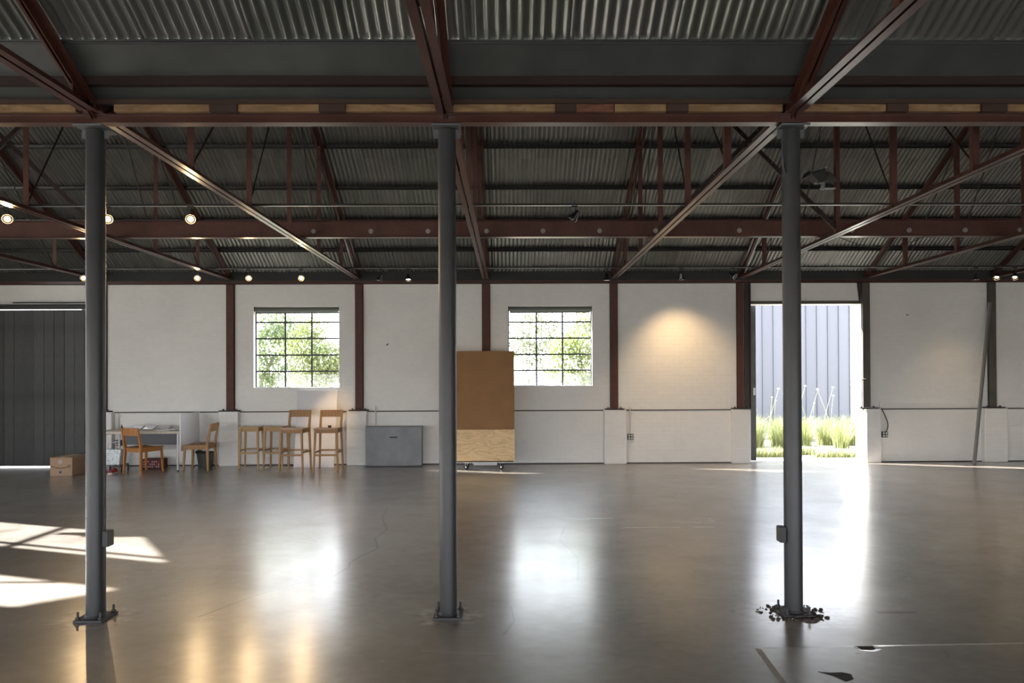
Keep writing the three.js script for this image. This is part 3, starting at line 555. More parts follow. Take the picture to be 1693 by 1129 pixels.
// seat things face +z; the back is on the -z side
function seating(name, label, category, pos, turn, mat, { w, d, seat, back, splay = 0.02, rail = 0.13, foot, group }) {
  const t = thing(name, label, category, pos, turn, group), hw = w / 2, hd = d / 2, k = 0.036, up = seat - 0.02;
  part(t, 'seat', saddle(w + 0.01, d + 0.01, seat, 0.026, 0.012), mat);
  for (const s of [-1, 1]) {
    part(t, 'leg', leg(V(s * (hw - 0.02 + splay), 0, hd - 0.02 + splay), V(s * (hw - 0.022), up, hd - 0.022), k * 0.72, k, k * 0.72, k), mat);
    if (back) part(t, 'leg', [leg(V(s * (hw - 0.02 + splay), 0, -hd + 0.01 - splay), V(s * (hw - 0.02), seat, -hd + 0.012), k * 0.75, k, k * 0.8, k * 1.3), leg(V(s * (hw - 0.02), seat, -hd + 0.012), V(s * (hw - 0.018), back, -hd - 0.055), k, k * 0.8, k * 1.3, k * 0.7)], mat);
    else part(t, 'leg', leg(V(s * (hw - 0.02 + splay), 0, -hd + 0.02 - splay), V(s * (hw - 0.022), up, -hd + 0.022), k * 0.72, k, k * 0.72, k), mat);
    part(t, 'side_rail', bx(s * (hw - 0.022) - 0.011, s * (hw - 0.022) + 0.011, seat - 0.068, seat - 0.014, -hd + 0.03, hd - 0.03), mat);
  }
  part(t, 'front_rail', bx(-hw + 0.03, hw - 0.03, seat - 0.068, seat - 0.02, hd - 0.034, hd - 0.012), mat);
  part(t, 'rear_rail', bx(-hw + 0.03, hw - 0.03, seat - 0.068, seat - 0.02, -hd + 0.012, -hd + 0.034), mat);
  if (back) part(t, 'backrest', bowed(-hw + 0.022, hw - 0.022, back - rail, back, -hd - 0.04, 0.02, -0.018), mat);
  if (foot) {
    const e = hw - 0.02 + splay * (1 - foot / seat), f = hd - 0.02 + splay * (1 - foot / seat);
    part(t, 'stretcher', rbx(-e, e, foot - 0.016, foot + 0.016, f - 0.012, f + 0.012, 0.004), mat);
    part(t, 'stretcher', rbx(-e, e, foot + 0.035, foot + 0.06, -f - 0.01, -f + 0.01, 0.004), mat);
    for (const s of [-1, 1]) part(t, 'stretcher', rbx(s * e - 0.01, s * e + 0.01, foot + 0.03, foot + 0.055, -f, f, 0.004), mat);
  }
  return t;
}
seating('dining_chair', 'orange brown wooden chair pulled up to the desk, its back to the room', 'chair', [-6.44, 0, -12.05], Math.PI - 0.42, wOak, { w: 0.43, d: 0.43, seat: 0.45, back: 0.8 });
seating('dining_chair', 'honey wood chair in profile beside the desk, dark bin behind it', 'chair', [-5.62, 0, -12.4], -Math.PI / 2 + 0.06, wMid, { w: 0.4, d: 0.42, seat: 0.45, back: 0.84, rail: 0.14 });
seating('counter_stool', 'backless wooden stool nearest the white pier and the chair', 'stool', [-4.755, 0, -12.58], 0.05, wPale, { w: 0.35, d: 0.33, seat: 0.75, foot: 0.29, splay: 0.018 });
seating('counter_stool', 'backless wooden stool half behind the first high-backed bar stool', 'stool', [-4.315, 0, -12.62], -0.05, wPale, { w: 0.35, d: 0.33, seat: 0.75, foot: 0.29, splay: 0.018 });
seating('bar_stool', 'high-backed wooden bar stool beside the backless stools', 'stool', [-3.835, 0, -12.2], -0.06, wMid, { w: 0.41, d: 0.4, seat: 0.75, back: 1.07, foot: 0.3, splay: 0.025, rail: 0.125 });
seating('bar_stool', 'high-backed wooden bar stool next to the white pier by the grey cabinet', 'stool', [-3.24, 0, -12.18], 0.03, wMid, { w: 0.41, d: 0.4, seat: 0.75, back: 1.07, foot: 0.3, splay: 0.025, rail: 0.125 });

{ // desk with grey modesty panel
  const t = thing('work_desk', 'pale topped desk with grey back panel and white end panel against the wall', 'desk', [-6.62, 0, -12.52]);
  const top = std({ map: wood(141, [0.48, 0.42, 0.33], [0.6, 0.54, 0.44]), roughness: 0.5 }), white = std({ color: lin(0.66, 0.66, 0.68), roughness: 0.4 }), grey = std({ color: lin(0.15, 0.155, 0.175), roughness: 0.55 });
  part(t, 'desk_top', rbx(-0.75, 0.734, 0.67, 0.715, -0.36, 0.34, 0.004), top);
  part(t, 'modesty_panel', rbx(-0.62, 0.62, 0.42, 0.64, -0.3, -0.28, 0.004), grey);
  for (const s of [-1, 1]) for (const q of [-0.31, 0.29]) { const l = part(t, 'leg', cyl(0.018, 0.66, s * 0.69, 0.34, q, 14), white); part(l, 'foot', cyl(0.022, 0.02, s * 0.69, 0.01, q, 14), M.black); }
  for (const s of [-1, 1]) part(t, 'side_rail', bx(s * 0.69 - 0.012, s * 0.69 + 0.012, 0.635, 0.67, -0.31, 0.29), white);
  part(t, 'end_panel', rbx(0.735, 0.757, 0.36, 1.02, -0.4, 0.33, 0.003), std({ color: lin(0.8, 0.8, 0.81), roughness: 0.5 }), 'white upright end panel');
}
{ // clutter on the desk
  const Y = 0.716, grey = std({ color: lin(0.14, 0.16, 0.17), roughness: 0.5 }), pap = std({ color: lin(0.75, 0.74, 0.76), roughness: 0.8 }), teal = std({ color: lin(0.2, 0.25, 0.26), roughness: 0.6 });
  const slab = (x, z, w, d, turn, label, m, tilt = 0.3) => { const t = thing('folder', label, 'folder', [x, Y, z], turn); part(t, 'cover', rbx(-w / 2, w / 2, -0.004, 0.008, -d / 2, d / 2, 0.003).rotateX(tilt).translate(0, d / 2 * Math.sin(tilt) + 0.005, 0), m); part(t, 'pages', bx(-w / 2 + 0.006, w / 2 - 0.006, -0.002, 0.004, -d / 2 + 0.005, d / 2).translate(0, 0.008, 0).rotateX(tilt).translate(0, d / 2 * Math.sin(tilt) + 0.005, 0), pap); };
  slab(-6.82, -12.55, 0.18, 0.2, 0.1, 'dark folder propped on the desk, nearest the column', grey);
  slab(-6.6, -12.56, 0.19, 0.2, 0, 'grey folder propped in the middle of the desk', teal);
  slab(-6.37, -12.68, 0.18, 0.15, -0.05, 'grey folder propped above the papers on the desk', teal);
  const t = thing('paper_stack', 'loose white papers spread toward the open end of the desk', 'papers', [-6.2, Y, -12.36]);
  [[0, 0, 0.1], [0.1, 0.02, -0.3], [-0.08, -0.03, 0.4], [0.02, 0.03, 0.5], [0.07, -0.02, 0.15]].forEach(([x, z, a], i) => part(t, 'sheet', bx(-0.105, 0.105, 0, 0.003, -0.148, 0.148).rotateZ(i * 0.02).rotateY(a).translate(x, 0.004 * i + 0.001, z), pap));
  const b = thing('small_bottle', 'small dark bottle standing on the desk by the column', 'bottle', [-7.05, Y, -12.45]);
  part(b, 'body', new THREE.LatheGeometry([[0, 0], [0.018, 0], [0.02, 0.05], [0.008, 0.075], [0.008, 0.1], [0, 0.1]].map((p) => new THREE.Vector2(...p)), 14), M.black);
  const dish = thing('small_dish', 'small pale dish on the desk beside the dark bottle', 'dish', [-6.96, Y, -12.4]);
  part(dish, 'bowl', new THREE.LatheGeometry([[0, 0], [0.03, 0], [0.05, 0.02], [0.046, 0.02], [0.028, 0.006], [0, 0.006]].map((p) => new THREE.Vector2(...p)), 18), pap);
}
{ // carton with a curved arrow under a round mark
  const kraft = std({ map: tex(256, 256, (u, v) => { const k = 0.85 + 0.3 * (fbm(u * 8, v * 40, 151, 3) - 0.5); return [0.36 * k, 0.23 * k, 0.14 * k]; }, { size: [0.4, 0.4] }), roughness: 0.85 });
  const t = thing('cardboard_box', 'brown cardboard box with a curved arrow print beside the plank door', 'box', [-7.66, 0, -11.93]);
  part(t, 'carton', rbx(-0.19, 0.19, 0, 0.315, -0.25, 0.22, 0.003), kraft);
  part(t, 'lid_flap', [bx(-0.188, 0.188, 0.316, 0.319, 0.0, 0.218), bx(-0.188, 0.188, 0.318, 0.321, -0.248, -0.02)], kraft);
  const print = canvasTex(512, 430, (g, w, h) => {
    g.fillStyle = 'rgb(162,133,108)'; g.fillRect(0, 0, w, h);
    g.strokeStyle = '#1b1714'; g.lineWidth = 15; g.lineCap = 'butt'; g.beginPath(); g.moveTo(20, 196); g.quadraticCurveTo(240, 300, 452, 200); g.stroke();
    g.lineWidth = 12; g.beginPath(); g.moveTo(408, 184); g.quadraticCurveTo(470, 172, 474, 186); g.quadraticCurveTo(474, 214, 446, 258); g.stroke();
    g.fillStyle = '#ded8cf'; g.beginPath(); g.arc(232, 98, 46, 0, 7); g.fill();
    g.strokeStyle = '#24211e'; g.lineWidth = 8; g.beginPath(); g.arc(232, 98, 36, 0, 7); g.stroke(); g.fillStyle = '#24211e';
    for (let i = 0; i < 7; i++) { g.beginPath(); g.arc(232 + 17 * Math.cos(i * 0.9), 98 + 17 * Math.sin(i * 0.9), 7, 0, 7); g.fill(); }
    g.fillStyle = '#4b6a78'; g.fillRect(208, 300, 58, 78); g.fillStyle = '#1d2b33'; g.fillRect(214, 330, 46, 26); g.fillStyle = '#cfd6d6'; g.fillRect(216, 310, 30, 10); g.fillRect(216, 392, 44, 6);
  });
  const face = new THREE.BoxGeometry(0.37, 0.305, 0.002); face.translate(0, 0.157, 0.221);
  part(t, 'printed_face', face, std({ map: print, roughness: 0.85 }), undefined, true);
  part(t, 'tape', [bx(-0.03, 0.03, 0.3205, 0.3225, -0.25, 0.22)], std({ color: lin(0.45, 0.4, 0.33), roughness: 0.4 }));
}
{ // bag with a dark fleck pattern, red trainers, red printed carton, bin
  const fleck = canvasTex(256, 256, (g) => { g.fillStyle = '#dfe5e6'; g.fillRect(0, 0, 256, 256); for (let i = 0; i < 130; i++) { g.save(); g.translate(rr(0, 256), rr(0, 256)); g.rotate(rr(0, 3)); g.fillStyle = ['#23272b', '#7c8790', '#a9b6bd'][i % 3]; g.fillRect(-7, -3, rr(7, 16), rr(4, 7)); g.restore(); } });
  fleck.wrapS = fleck.wrapT = THREE.RepeatWrapping; fleck.repeat.set(3, 3);
  const t = thing('shopping_bag', 'white shopping bag with dark flecks standing under the desk', 'bag', [-7.05, 0.13, -12.2]);
  part(t, 'bag_body', leg(V(0, 0, 0), V(0, 0.27, 0), 0.25, 0.33, 0.12, 0.14), std({ map: fleck, roughness: 0.6 }));
  for (const s of [-1, 1]) part(t, 'handle', tube([[-0.08, 0.26, s * 0.06], [-0.06, 0.38, s * 0.05], [0.06, 0.38, s * 0.05], [0.08, 0.26, s * 0.06]], 0.007), std({ color: lin(0.6, 0.6, 0.6), roughness: 0.7 }));
  const cr = thing('low_crate', 'low dark crate carrying the flecked shopping bag', 'crate', [-7.05, 0, -12.24]);
  part(cr, 'crate_top', bx(-0.17, 0.17, 0.115, 0.13, -0.13, 0.1), M.columnDark);
  for (const [a, b] of [[-1, -1], [1, -1], [-1, 1], [1, 1]]) part(cr, 'leg', bx(a * 0.16 - 0.01, a * 0.16 + 0.01, 0, 0.115, b * 0.1 - 0.03, b * 0.1 - 0.01), M.columnDark);
  const red = std({ color: lin(0.42, 0.02, 0.025), roughness: 0.6 }), pale = std({ color: lin(0.6, 0.56, 0.52), roughness: 0.7 });
  [[-7.06, -11.93, 0.35, 'red shoe with pale sole under the desk, lying nearest the column'], [-6.91, -11.95, 0.05, 'red shoe with pale sole under the desk, lying nearest the chair leg']].forEach(([x, z, a, label]) => {
    const s = thing('shoe', label, 'shoe', [x, 0, z], a, 'red shoes under the desk');
    const sole = new THREE.ExtrudeGeometry(shapeOf([[-0.035, -0.13], [0.035, -0.13], [0.045, 0.02], [0.04, 0.1], [0.0, 0.14], [-0.04, 0.1], [-0.04, 0]]), { depth: 0.022, bevelEnabled: true, bevelSize: 0.004, bevelThickness: 0.004, bevelSegments: 2 }).rotateX(-Math.PI / 2).translate(0, 0.004, 0);
    part(s, 'sole', sole, pale);
    const up = new THREE.SphereGeometry(1, 18, 12), p = up.attributes.position;
    for (let i = 0; i < p.count; i++) { const zz = p.getZ(i), hgt = zz > 0 ? 0.075 : 0.045 + 0.02 * (1 + zz); p.setXYZ(i, p.getX(i) * 0.038, 0.026 + Math.max(0, p.getY(i)) * hgt, -zz * -0.125 * -1); }
    up.computeVertexNormals(); part(s, 'upper', up, red);
    part(s, 'laces', [0, 1, 2].map((k) => rod(V(-0.022, 0.075 - k * 0.004, -0.02 + k * 0.03), V(0.022, 0.077 - k * 0.004, -0.005 + k * 0.03), 0.004)), pale);
  });
  const print = canvasTex(256, 128, (g, w, h) => { g.fillStyle = '#5e1f22'; g.fillRect(0, 0, w, h); g.fillStyle = '#a9988f'; for (let r = 0; r < 3; r++) for (let i = 0; i < 9; i++) if ((i * 7 + r * 3) % 4) g.fillRect(14 + i * 26, 18 + r * 34, 14, 20); g.fillStyle = '#2a1214'; g.fillRect(0, 112, w, 16); });
  const rb = thing('printed_carton', 'dark red printed carton on the floor behind the desk chair', 'box', [-6.55, 0, -12.6]);
  part(rb, 'carton', rbx(-0.19, 0.19, 0, 0.18, -0.12, 0.12, 0.004), std({ color: lin(0.1, 0.02, 0.022), roughness: 0.7 }));
  const f = new THREE.BoxGeometry(0.37, 0.17, 0.002); f.translate(0, 0.09, 0.121); part(rb, 'printed_face', f, std({ map: print, roughness: 0.7 }), undefined, true);
  const bin = thing('waste_bin', 'dark open waste bin standing behind the honey wood chair', 'bin', [-5.7, 0, -12.8]);
  part(bin, 'bucket', new THREE.LatheGeometry([[0, 0.01], [0.11, 0.01], [0.115, 0], [0.15, 0.27], [0.156, 0.28], [0.146, 0.28], [0.112, 0.02], [0, 0.02]].map((p) => new THREE.Vector2(...p)), 28), std({ color: lin(0.055, 0.06, 0.05), roughness: 0.5 }));
  part(bin, 'liner', new THREE.TorusGeometry(0.152, 0.008, 6, 28).rotateX(Math.PI / 2).translate(0, 0.272, 0), M.black);
  const ln = new THREE.SphereGeometry(0.07, 10, 8); part(bin, 'crumpled_bag', ln.scale(1, 0.6, 1).translate(-0.09, 0.28, 0.05), M.black);
}
{ // white sheet leaning behind the bar stools
  const t = thing('leaning_sheet', 'large white sheet leaning on the wall behind the high-backed stools', 'panel', [-3.63, 0, -12.62]);
  const g = rbx(-0.372, 0.372, 0, 1.44, -0.018, 0.0, 0.003).rotateX(-0.2);
  part(t, 'sheet', g, std({ color: lin(0.66, 0.655, 0.67), roughness: 0.65 }));
  part(t, 'cut_out', [rbx(0.225, 0.29, 0.70, 0.78, -0.002, 0.003, 0.001).rotateX(-0.2)], M.timberDark, 'small dark square cut-out');
}
{ // grey flat cabinet
  const m = std({ color: lin(0.25, 0.257, 0.275), map: mottle, roughness: 0.5 }), t = thing('flat_cabinet', 'low grey box cabinet with a black slot handle against the wall', 'cabinet', [-2.173, 0, -12.82]);
  part(t, 'carcass', rbx(-0.515, 0.515, 0.02, 0.72, -0.12, 0.1, 0.004), m);
  part(t, 'front_panel', rbx(-0.52, 0.52, 0.012, 0.725, 0.1, 0.12, 0.004), m);
  part(t, 'top_lid', rbx(-0.525, 0.525, 0.725, 0.738, -0.125, 0.125, 0.003), m);
  part(t, 'slot_handle', rbx(-0.07, 0.07, 0.528, 0.556, 0.116, 0.1225, 0.002), M.black);
  part(t, 'plinth', bx(-0.5, 0.5, 0, 0.02, -0.1, 0.09), M.black);
}
{ // rolling pin board
  const mdf = std({ map: tex(256, 256, (u, v) => { const k = 0.9 + 0.25 * (fbm(u * 5, v * 5, 161, 5, 5) - 0.5); return [0.3 * k, 0.14 * k, 0.04 * k]; }, { size: [1.2, 1.2] }), roughness: 0.6 });
  const ply = std({ map: tex(512, 256, (u, v) => { const w = fbm(u * 3, v * 4, 171, 4), g = Math.abs(Math.sin((v * 7 + w * 4.5 + 0.25 * fbm(u * 9, v * 9, 173, 3)) * Math.PI)), f = fbm(u * 6, v * 80, 177, 2), k = Math.min(1, 0.6 * Math.pow(g, 0.6) + 0.45 * f); return [0.5 + 0.3 * k, 0.32 + 0.25 * k, 0.15 + 0.16 * k]; }, { size: [1.3, 0.62] }), roughness: 0.6 });
  const t = thing('rolling_board', 'tall brown board with a pale plywood base on black castors', 'display board', [-0.55, 0, -12.3]);
  part(t, 'board_panel', rbx(-0.62, 0.612, 0.70, 2.123, -0.06, 0.015, 0.003), mdf);
  part(t, 'edge_strip', rbx(0.612, 0.622, 0.70, 2.123, -0.06, 0.012, 0.002), M.timber);
  part(t, 'plywood_panel', rbx(-0.62, 0.625, 0.15, 0.713, 0.03, 0.05, 0.002), ply);
  part(t, 'base_frame', [bx(-0.6, 0.6, 0.13, 0.69, -0.07, 0.028)], M.timberDark);
  part(t, 'base_block', [bx(-0.13, 0.3, 0.03, 0.125, -0.32, -0.28)], M.reveal, 'white block low behind the board');
  part(t, 'base_rail', [bx(-0.13, -0.08, 0.09, 0.13, -0.3, 0.0), bx(0.25, 0.3, 0.09, 0.13, -0.3, 0.0)], M.reveal);
  for (const x of [-0.51, -0.245, 0.385]) for (const z of [0.02, -0.2]) {
    if (x === -0.51 && z === 0.02) continue;
    const c = part(t, 'caster', [bx(x - 0.05, x + 0.05, 0.118, 0.13, z - 0.05, z + 0.05), bx(x - 0.022, x - 0.018, 0.04, 0.118, z - 0.03, z + 0.02), bx(x + 0.018, x + 0.022, 0.04, 0.118, z - 0.03, z + 0.02)], M.reveal);
    part(c, 'wheel', [cyl(0.04, 0.028, 0, 0, 0, 20).rotateZ(Math.PI / 2).rotateY(0.95).translate(x, 0.04, z)], M.black);
    part(c, 'hub', [cyl(0.018, 0.034, 0, 0, 0, 14).rotateZ(Math.PI / 2).rotateY(0.95).translate(x, 0.04, z)], M.chrome);
  }
  for (const z of [-0.2]) part(t, 'caster_bar', bx(-0.6, 0.6, 0.13, 0.15, -0.25, -0.15), M.timberDark);
}
{
  const t = thing('leaning_channel', 'long thin grey metal channel leaning against the last wall post', 'pole', [8.6, 0, -12.6]);
  const a = V(0, 0.0, 0), b = V(0.545, 3.04, -0.32);
  part(t, 'channel_web', bar(a, b, 0.055, 0.005, V(0, 0, 1)), M.steelPipe);
  for (const s of [-1, 1]) part(t, 'channel_flange', bar(a.clone().add(V(s * 0.027, 0, 0.012)), b.clone().add(V(s * 0.027, 0, 0.012)), 0.005, 0.026, V(0, 0, 1)), M.steelPipe);
}

/* ---------- outdoors ---------- */
{
  const ground = structure('ground');
  const gm = std({ map: tex(512, 512, (u, v) => { const n = fbm(u * 8, v * 8, 181, 5, 8); const k = 0.7 + 0.5 * n; return [0.32 * k, 0.3 * k, 0.26 * k]; }, { size: [4, 4] }), roughness: 0.95 });
  part(ground, 'paving', bx(-90, 90, -0.4, -0.26, -110, 70), gm);
  part(ground, 'apron', bx(3.6, 8.5, -0.26, -0.02, -13.8, -13.25), std({ color: lin(0.5, 0.48, 0.44), roughness: 0.9 }));
  // raised planted ground behind
  part(ground, 'planting_bed', bx(-12, 16, -0.26, -0.04, -30, -13.8), std({ color: lin(0.3, 0.27, 0.2), map: mottle, roughness: 1 }));
}
{ // neighbour with standing seams
  const m = std({ color: lin(0.115, 0.117, 0.14), roughness: 0.5, metalness: 0.1 }), m2 = std({ color: lin(0.122, 0.124, 0.147), roughness: 0.5, metalness: 0.1 });
  const t = thing('metal_building', 'grey violet building clad in upright standing seam panels outside the doorway', 'building', [7.5, -0.04, -20]);
  part(t, 'carcass', bx(-4.2, 2.5, 0, 3.95, -9, -0.03), m);
  const w = 0.322, gp = prep(rbx(-w / 2 + 0.01, w / 2 - 0.01, 0, 3.95, -0.03, 0, 0.004)), gs = prep(rbx(-0.009, 0.009, 0, 3.95, -0.03, 0.028, 0.003));
  for (let i = 0, x = 2.5 - w / 2; x > -4.2; i++, x -= w) { share(t, 'cladding_panel', gp, i % 2 ? m : m2, [x, 0, 0]); share(t, 'standing_seam', gs, m, [x + w / 2, 0, 0]); }
  part(t, 'roof_flashing', rbx(-4.3, 2.6, 3.95, 4.02, -9.1, 0.06, 0.01), m);
}
// grass: bent blades
const bladeGeo = (() => { const p = [], idx = [], n = 5; for (let i = 0; i <= n; i++) { const t = i / n, w = 0.007 * (1 - t * 0.95), y = t * (1 - 0.25 * t), z = 0.45 * t * t; p.push(-w, y, z, w, y, z); if (i < n) { const a = i * 2; idx.push(a, a + 1, a + 2, a + 1, a + 3, a + 2); } } const g = new THREE.BufferGeometry(); g.setAttribute('position', new THREE.Float32BufferAttribute(p, 3)); g.setIndex(idx); g.computeVertexNormals(); return g; })();
const bladeMat = phys({ color: lin(0.24, 0.265, 0.1), roughness: 0.8, transmission: 0.35, thickness: 0, side: THREE.DoubleSide });
function blades(parent, name, n, put, h0, h1, tint) {
  const m = new THREE.InstancedMesh(bladeGeo, bladeMat, n), o = new THREE.Object3D(), c = new THREE.Color(); m.name = name; m.castShadow = m.receiveShadow = true;
  for (let i = 0; i < n; i++) { const [x, y, z, a] = put(i); o.position.set(x, y, z); o.rotation.set(0, a === undefined ? rr(0, 6.283) : a + rr(-0.5, 0.5), 0); const h = rr(h0, h1); o.scale.set(rr(0.8, 1.5), h, h * rr(0.5, 1.5)); o.updateMatrix(); m.setMatrixAt(i, o.matrix); const k = rr(0.7, 1.25); m.setColorAt(i, c.setRGB(k * rr(0.85, 1.2) * tint, k * tint, k * rr(0.7, 1.1) * tint)); }
  parent.add(m); return m;
}
{
  const t = thing('grass', 'sunlit long yellow green grass filling the bed outside the doorway', 'grass', [6.5, -0.04, -17]); t.userData.kind = 'stuff';
  const clumps = [...Array(64)].map(() => [rr(-3.4, 3.8), Math.pow(rnd(), 0.75) * -2.8 + 1.3]);
  blades(t, 'blades', 12000, () => { const [cx, cz] = clumps[Math.floor(rnd() * 64)], a = rr(0, 6.283), q = 0.17 * Math.sqrt(rnd()); return [cx + Math.sin(a) * q, 0, cz + Math.cos(a) * q, a]; }, 0.3, 0.9, 1);
  [[5.35, -14.25, 0.32, 'low grass tuft outside the doorway, near the open door leaf'], [6.75, -14.1, 0.36, 'low grass tuft outside the doorway, near the white jamb'], [6.1, -14.6, 0.3, 'low grass tuft outside the doorway, behind the column']].forEach(([x, z, r, label]) => {
    const g = thing('grass_tuft', label, 'grass', [x, -0.04, z]); g.userData.kind = 'stuff';
    blades(g, 'blades', 420, () => { const a = rr(0, 6.283), q = r * Math.sqrt(rnd()); return [Math.cos(a) * q * 1.5, 0, Math.sin(a) * q * 0.5]; }, 0.1, 0.28, 0.8);
  });
  const stem = std({ color: lin(0.2, 0.24, 0.12), roughness: 0.8 }), bloom = std({ color: lin(0.32, 0.33, 0.24), roughness: 0.9 });
  const variants = [0, 1, 2, 3].map((k) => {
    const lean = [0.25, -0.18, 0.08, -0.35][k];
    return { s: prep(tube([[0, 0, 0], [lean * 0.3, 0.6, 0], [lean, 1.25, 0.02]], 0.004, 10)), h: prep([...Array(12)].map((_, i) => new THREE.SphereGeometry(0.009, 6, 5).scale(1, 1.7, 1).translate(0, 0.026, 0).rotateX(0.9 * ((i % 3) / 2 + 0.2)).rotateY(i * 1.7).translate(lean, 1.25, 0.02))) };
  });
  const nth = ['nearest', 'second from', 'third from', 'fourth from', 'fifth from', 'sixth from', 'seventh from', 'eighth from', 'ninth from', 'tenth from'];
  const stalk = (x, z, s, k, label) => { const f = thing('flower_stalk', label, 'flower', [x, -0.04, z], 0, 'flower stalks in the grass outside the doorway'); f.scale.setScalar(s); share(f, 'stem', variants[k].s, stem, [0, 0, 0]); share(f, 'flower_head', variants[k].h, bloom, [0, 0, 0]); };
  [[5.9, 0.88, 1], [5.98, 1.0, 3], [6.2, 0.92, 2], [6.22, 1.08, 0], [6.42, 0.85, 2]].forEach(([x, s, k], i) => stalk(x, -16.0 - 0.16 * i, s, k, i ? `pale flower stalk outside between open door leaf and column, ${nth[i]} the leaf` : 'pale flower stalk outside between door leaf and column, nearest the leaf'));
  [[7.25, 1.0, 3], [7.38, 0.9, 2], [7.45, 1.13, 0], [7.6, 0.95, 1], [7.66, 0.82, 2], [7.72, 1.05, 0], [8.0, 0.92, 3], [8.12, 1.08, 3], [8.22, 0.95, 2], [8.2, 1.1, 0]].forEach(([x, s, k], i) => stalk(x - 0.55, -15.8 - 0.13 * ((i * 3) % 10), s, k, i ? `pale flower stalk outside between column and white jamb, ${nth[i]} the column` : 'pale flower stalk outside between column and white jamb, nearest the column'));
}
// trees: trunk, boughs, leaf cloud of small bent leaves
const leafGeo = (() => { const g = new THREE.BufferGeometry(); g.setAttribute('position', new THREE.Float32BufferAttribute([0, 0, 0, -0.35, 0.5, 0.06, 0, 0.5, -0.04, 0.35, 0.5, 0.06, 0, 1.1, 0.02], 3)); g.setIndex([0, 2, 1, 0, 3, 2, 1, 2, 4, 2, 3, 4]); g.computeVertexNormals(); return g; })();
const leafMat = phys({ color: lin(0.16, 0.2, 0.085), roughness: 0.85, transmission: 0.45, thickness: 0, side: THREE.DoubleSide });
const bark = std({ color: lin(0.2, 0.17, 0.14), roughness: 0.9 });
function tree(name, label, x, z, trunk, boughs, clouds, n, leaf, tint) {
  const t = thing(name, label, name === 'garden_tree' ? 'tree' : 'shrub', [x, -0.04, z]);
  part(t, 'trunk', trunk.map(([pts, r]) => tube(pts, r, 16)), bark);
  for (const [pts, r] of boughs) part(t, 'bough', tube(pts, r, 12), bark);
  const m = new THREE.InstancedMesh(leafGeo, leafMat, n), o = new THREE.Object3D(), c = new THREE.Color(), tot = clouds.reduce((s, q) => s + q[4], 0); m.name = 'foliage'; m.userData.kind = 'stuff'; m.castShadow = m.receiveShadow = true;
  for (let i = 0; i < n; i++) {
    let u = rnd() * tot, q = clouds[0]; for (const k of clouds) { if (u < k[4]) { q = k; break; } u -= k[4]; }
    const a = rr(0, 6.283), b = Math.acos(rr(-1, 1)), r = q[3] * Math.cbrt(rr(0.1, 1)), w = 0.55 + 0.9 * noise(i * 0.013, q[0] * 7, 201);
    o.position.set(q[0] + r * w * Math.sin(b) * Math.cos(a), q[1] + r * 0.75 * w * Math.cos(b), q[2] + r * w * Math.sin(b) * Math.sin(a));
    o.rotation.set(rr(-1.4, 1.4), rr(0, 6.283), rr(-1, 1)); o.scale.setScalar(leaf * rr(0.7, 1.35)); o.updateMatrix(); m.setMatrixAt(i, o.matrix);
    const k = rr(0.7, 1.35); m.setColorAt(i, c.setRGB(k * tint[0], k * tint[1], k * tint[2]));
  }
  t.add(m);
}
tree('garden_tree', 'leafy green tree behind the window above the backless stools', -7.0, -18.6, [[[[0, 0, 0], [0.02, 1.6, 0], [-0.05, 3.6, 0]], 0.06]], [[[[0, 1.0, 0], [0.25, 1.6, 0], [0.6, 2.3, 0]], 0.05], [[[0.9, 0.4, 0.1], [1.0, 1.5, 0.1], [1.35, 2.3, 0.1]], 0.02]], [[0.2, 3.3, 0, 0.9, 3], [0.5, 2.5, 0, 0.7, 2.4], [0.0, 2.1, 0.2, 0.6, 1.4], [1.0, 2.9, 0, 0.6, 1.6], [0.9, 1.8, 0, 0.4, 0.8], [0.3, 1.5, 0, 0.5, 1.6]], 6800, 0.075, [1, 1.05, 1]);
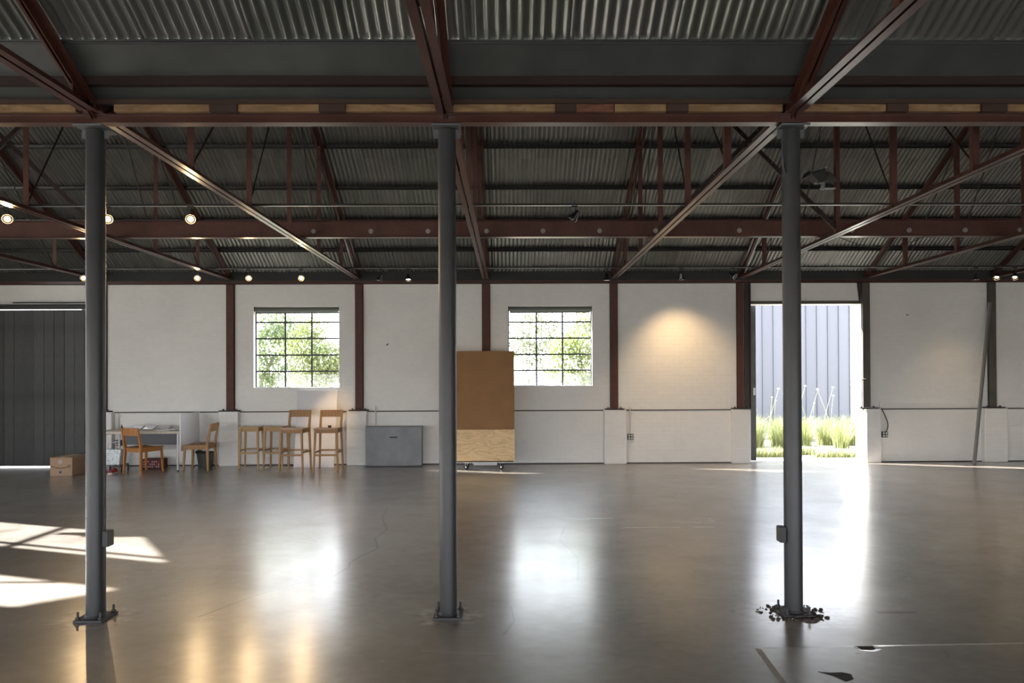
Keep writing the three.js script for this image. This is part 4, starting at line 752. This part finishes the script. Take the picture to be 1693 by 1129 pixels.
tree('garden_tree', 'bushy yellow green tree behind the window above the high-backed stools', -5.4, -17.6, [[[[0, 0, 0], [0.3, 1.2, 0], [0.5, 2.2, 0]], 0.03]], [[[[0.1, 0.6, 0], [0.5, 1.6, 0], [0.9, 1.95, 0]], 0.018]], [[0.1, 2.4, 0, 0.6, 2], [0.6, 2.15, 0, 0.6, 2.6], [0.95, 1.85, 0, 0.42, 1.6], [0.3, 1.55, 0, 0.6, 2.2], [0.3, 2.9, 0, 0.4, 0.8]], 6400, 0.072, [1.15, 1.1, 0.8]);
tree('garden_tree', 'bright green young tree behind the window, its stem showing through the panes', 1.85, -17.0, [[[[0, 0, 0], [0.0, 1.4, 0], [-0.1, 2.2, 0], [-0.2, 3.4, 0]], 0.022]], [[[[0, 1.7, 0], [-0.5, 2.05, 0], [-0.75, 2.3, 0]], 0.012], [[[0, 1.5, 0], [0.3, 1.8, 0], [0.5, 2.1, 0]], 0.012]], [[0.05, 2.5, 0, 0.65, 2.6], [-0.45, 2.3, 0, 0.5, 1.5], [0.1, 1.8, 0, 0.45, 1.1], [0.2, 3.1, 0, 0.45, 0.9], [-0.6, 1.75, 0, 0.35, 0.8], [0.2, 1.45, 0, 0.45, 1]], 4200, 0.075, [1.1, 1.1, 0.75]);
tree('garden_tree', 'thin pale tree with sparse leaves behind the rolling board window', 0.5, -19.0, [[[[0, 0, 0], [0.03, 1.6, 0], [0.05, 3.2, 0]], 0.016], [[[0.12, 0, 0], [0.0, 1.7, 0], [-0.1, 2.6, 0]], 0.012]], [[[[0.02, 2.0, 0], [0.4, 2.5, 0], [0.8, 2.8, 0]], 0.01]], [[0.2, 2.9, 0, 0.9, 2], [0.7, 2.7, 0, 0.7, 1.4], [0.0, 2.3, 0, 0.6, 1], [0.4, 3.4, 0, 0.8, 1], [-0.3, 2.6, 0, 0.7, 1.2], [0.2, 1.7, 0, 0.6, 0.7]], 2600, 0.075, [0.8, 0.75, 0.75]);
tree('garden_shrub', 'green leafy shrub beside the corner of the metal building', 8.35, -15.6, [[[[0, 0, 0], [0.05, 0.8, 0], [0.0, 1.8, 0]], 0.02]], [[[[0.02, 1.0, 0], [-0.15, 1.4, 0], [-0.25, 1.7, 0]], 0.01]], [[0.0, 1.75, 0, 0.32, 2], [0.1, 1.3, 0, 0.35, 1.6], [0.15, 2.0, 0, 0.3, 1.2]], 800, 0.075, [1.15, 1.15, 0.7]);

renderer.render(scene, camera);
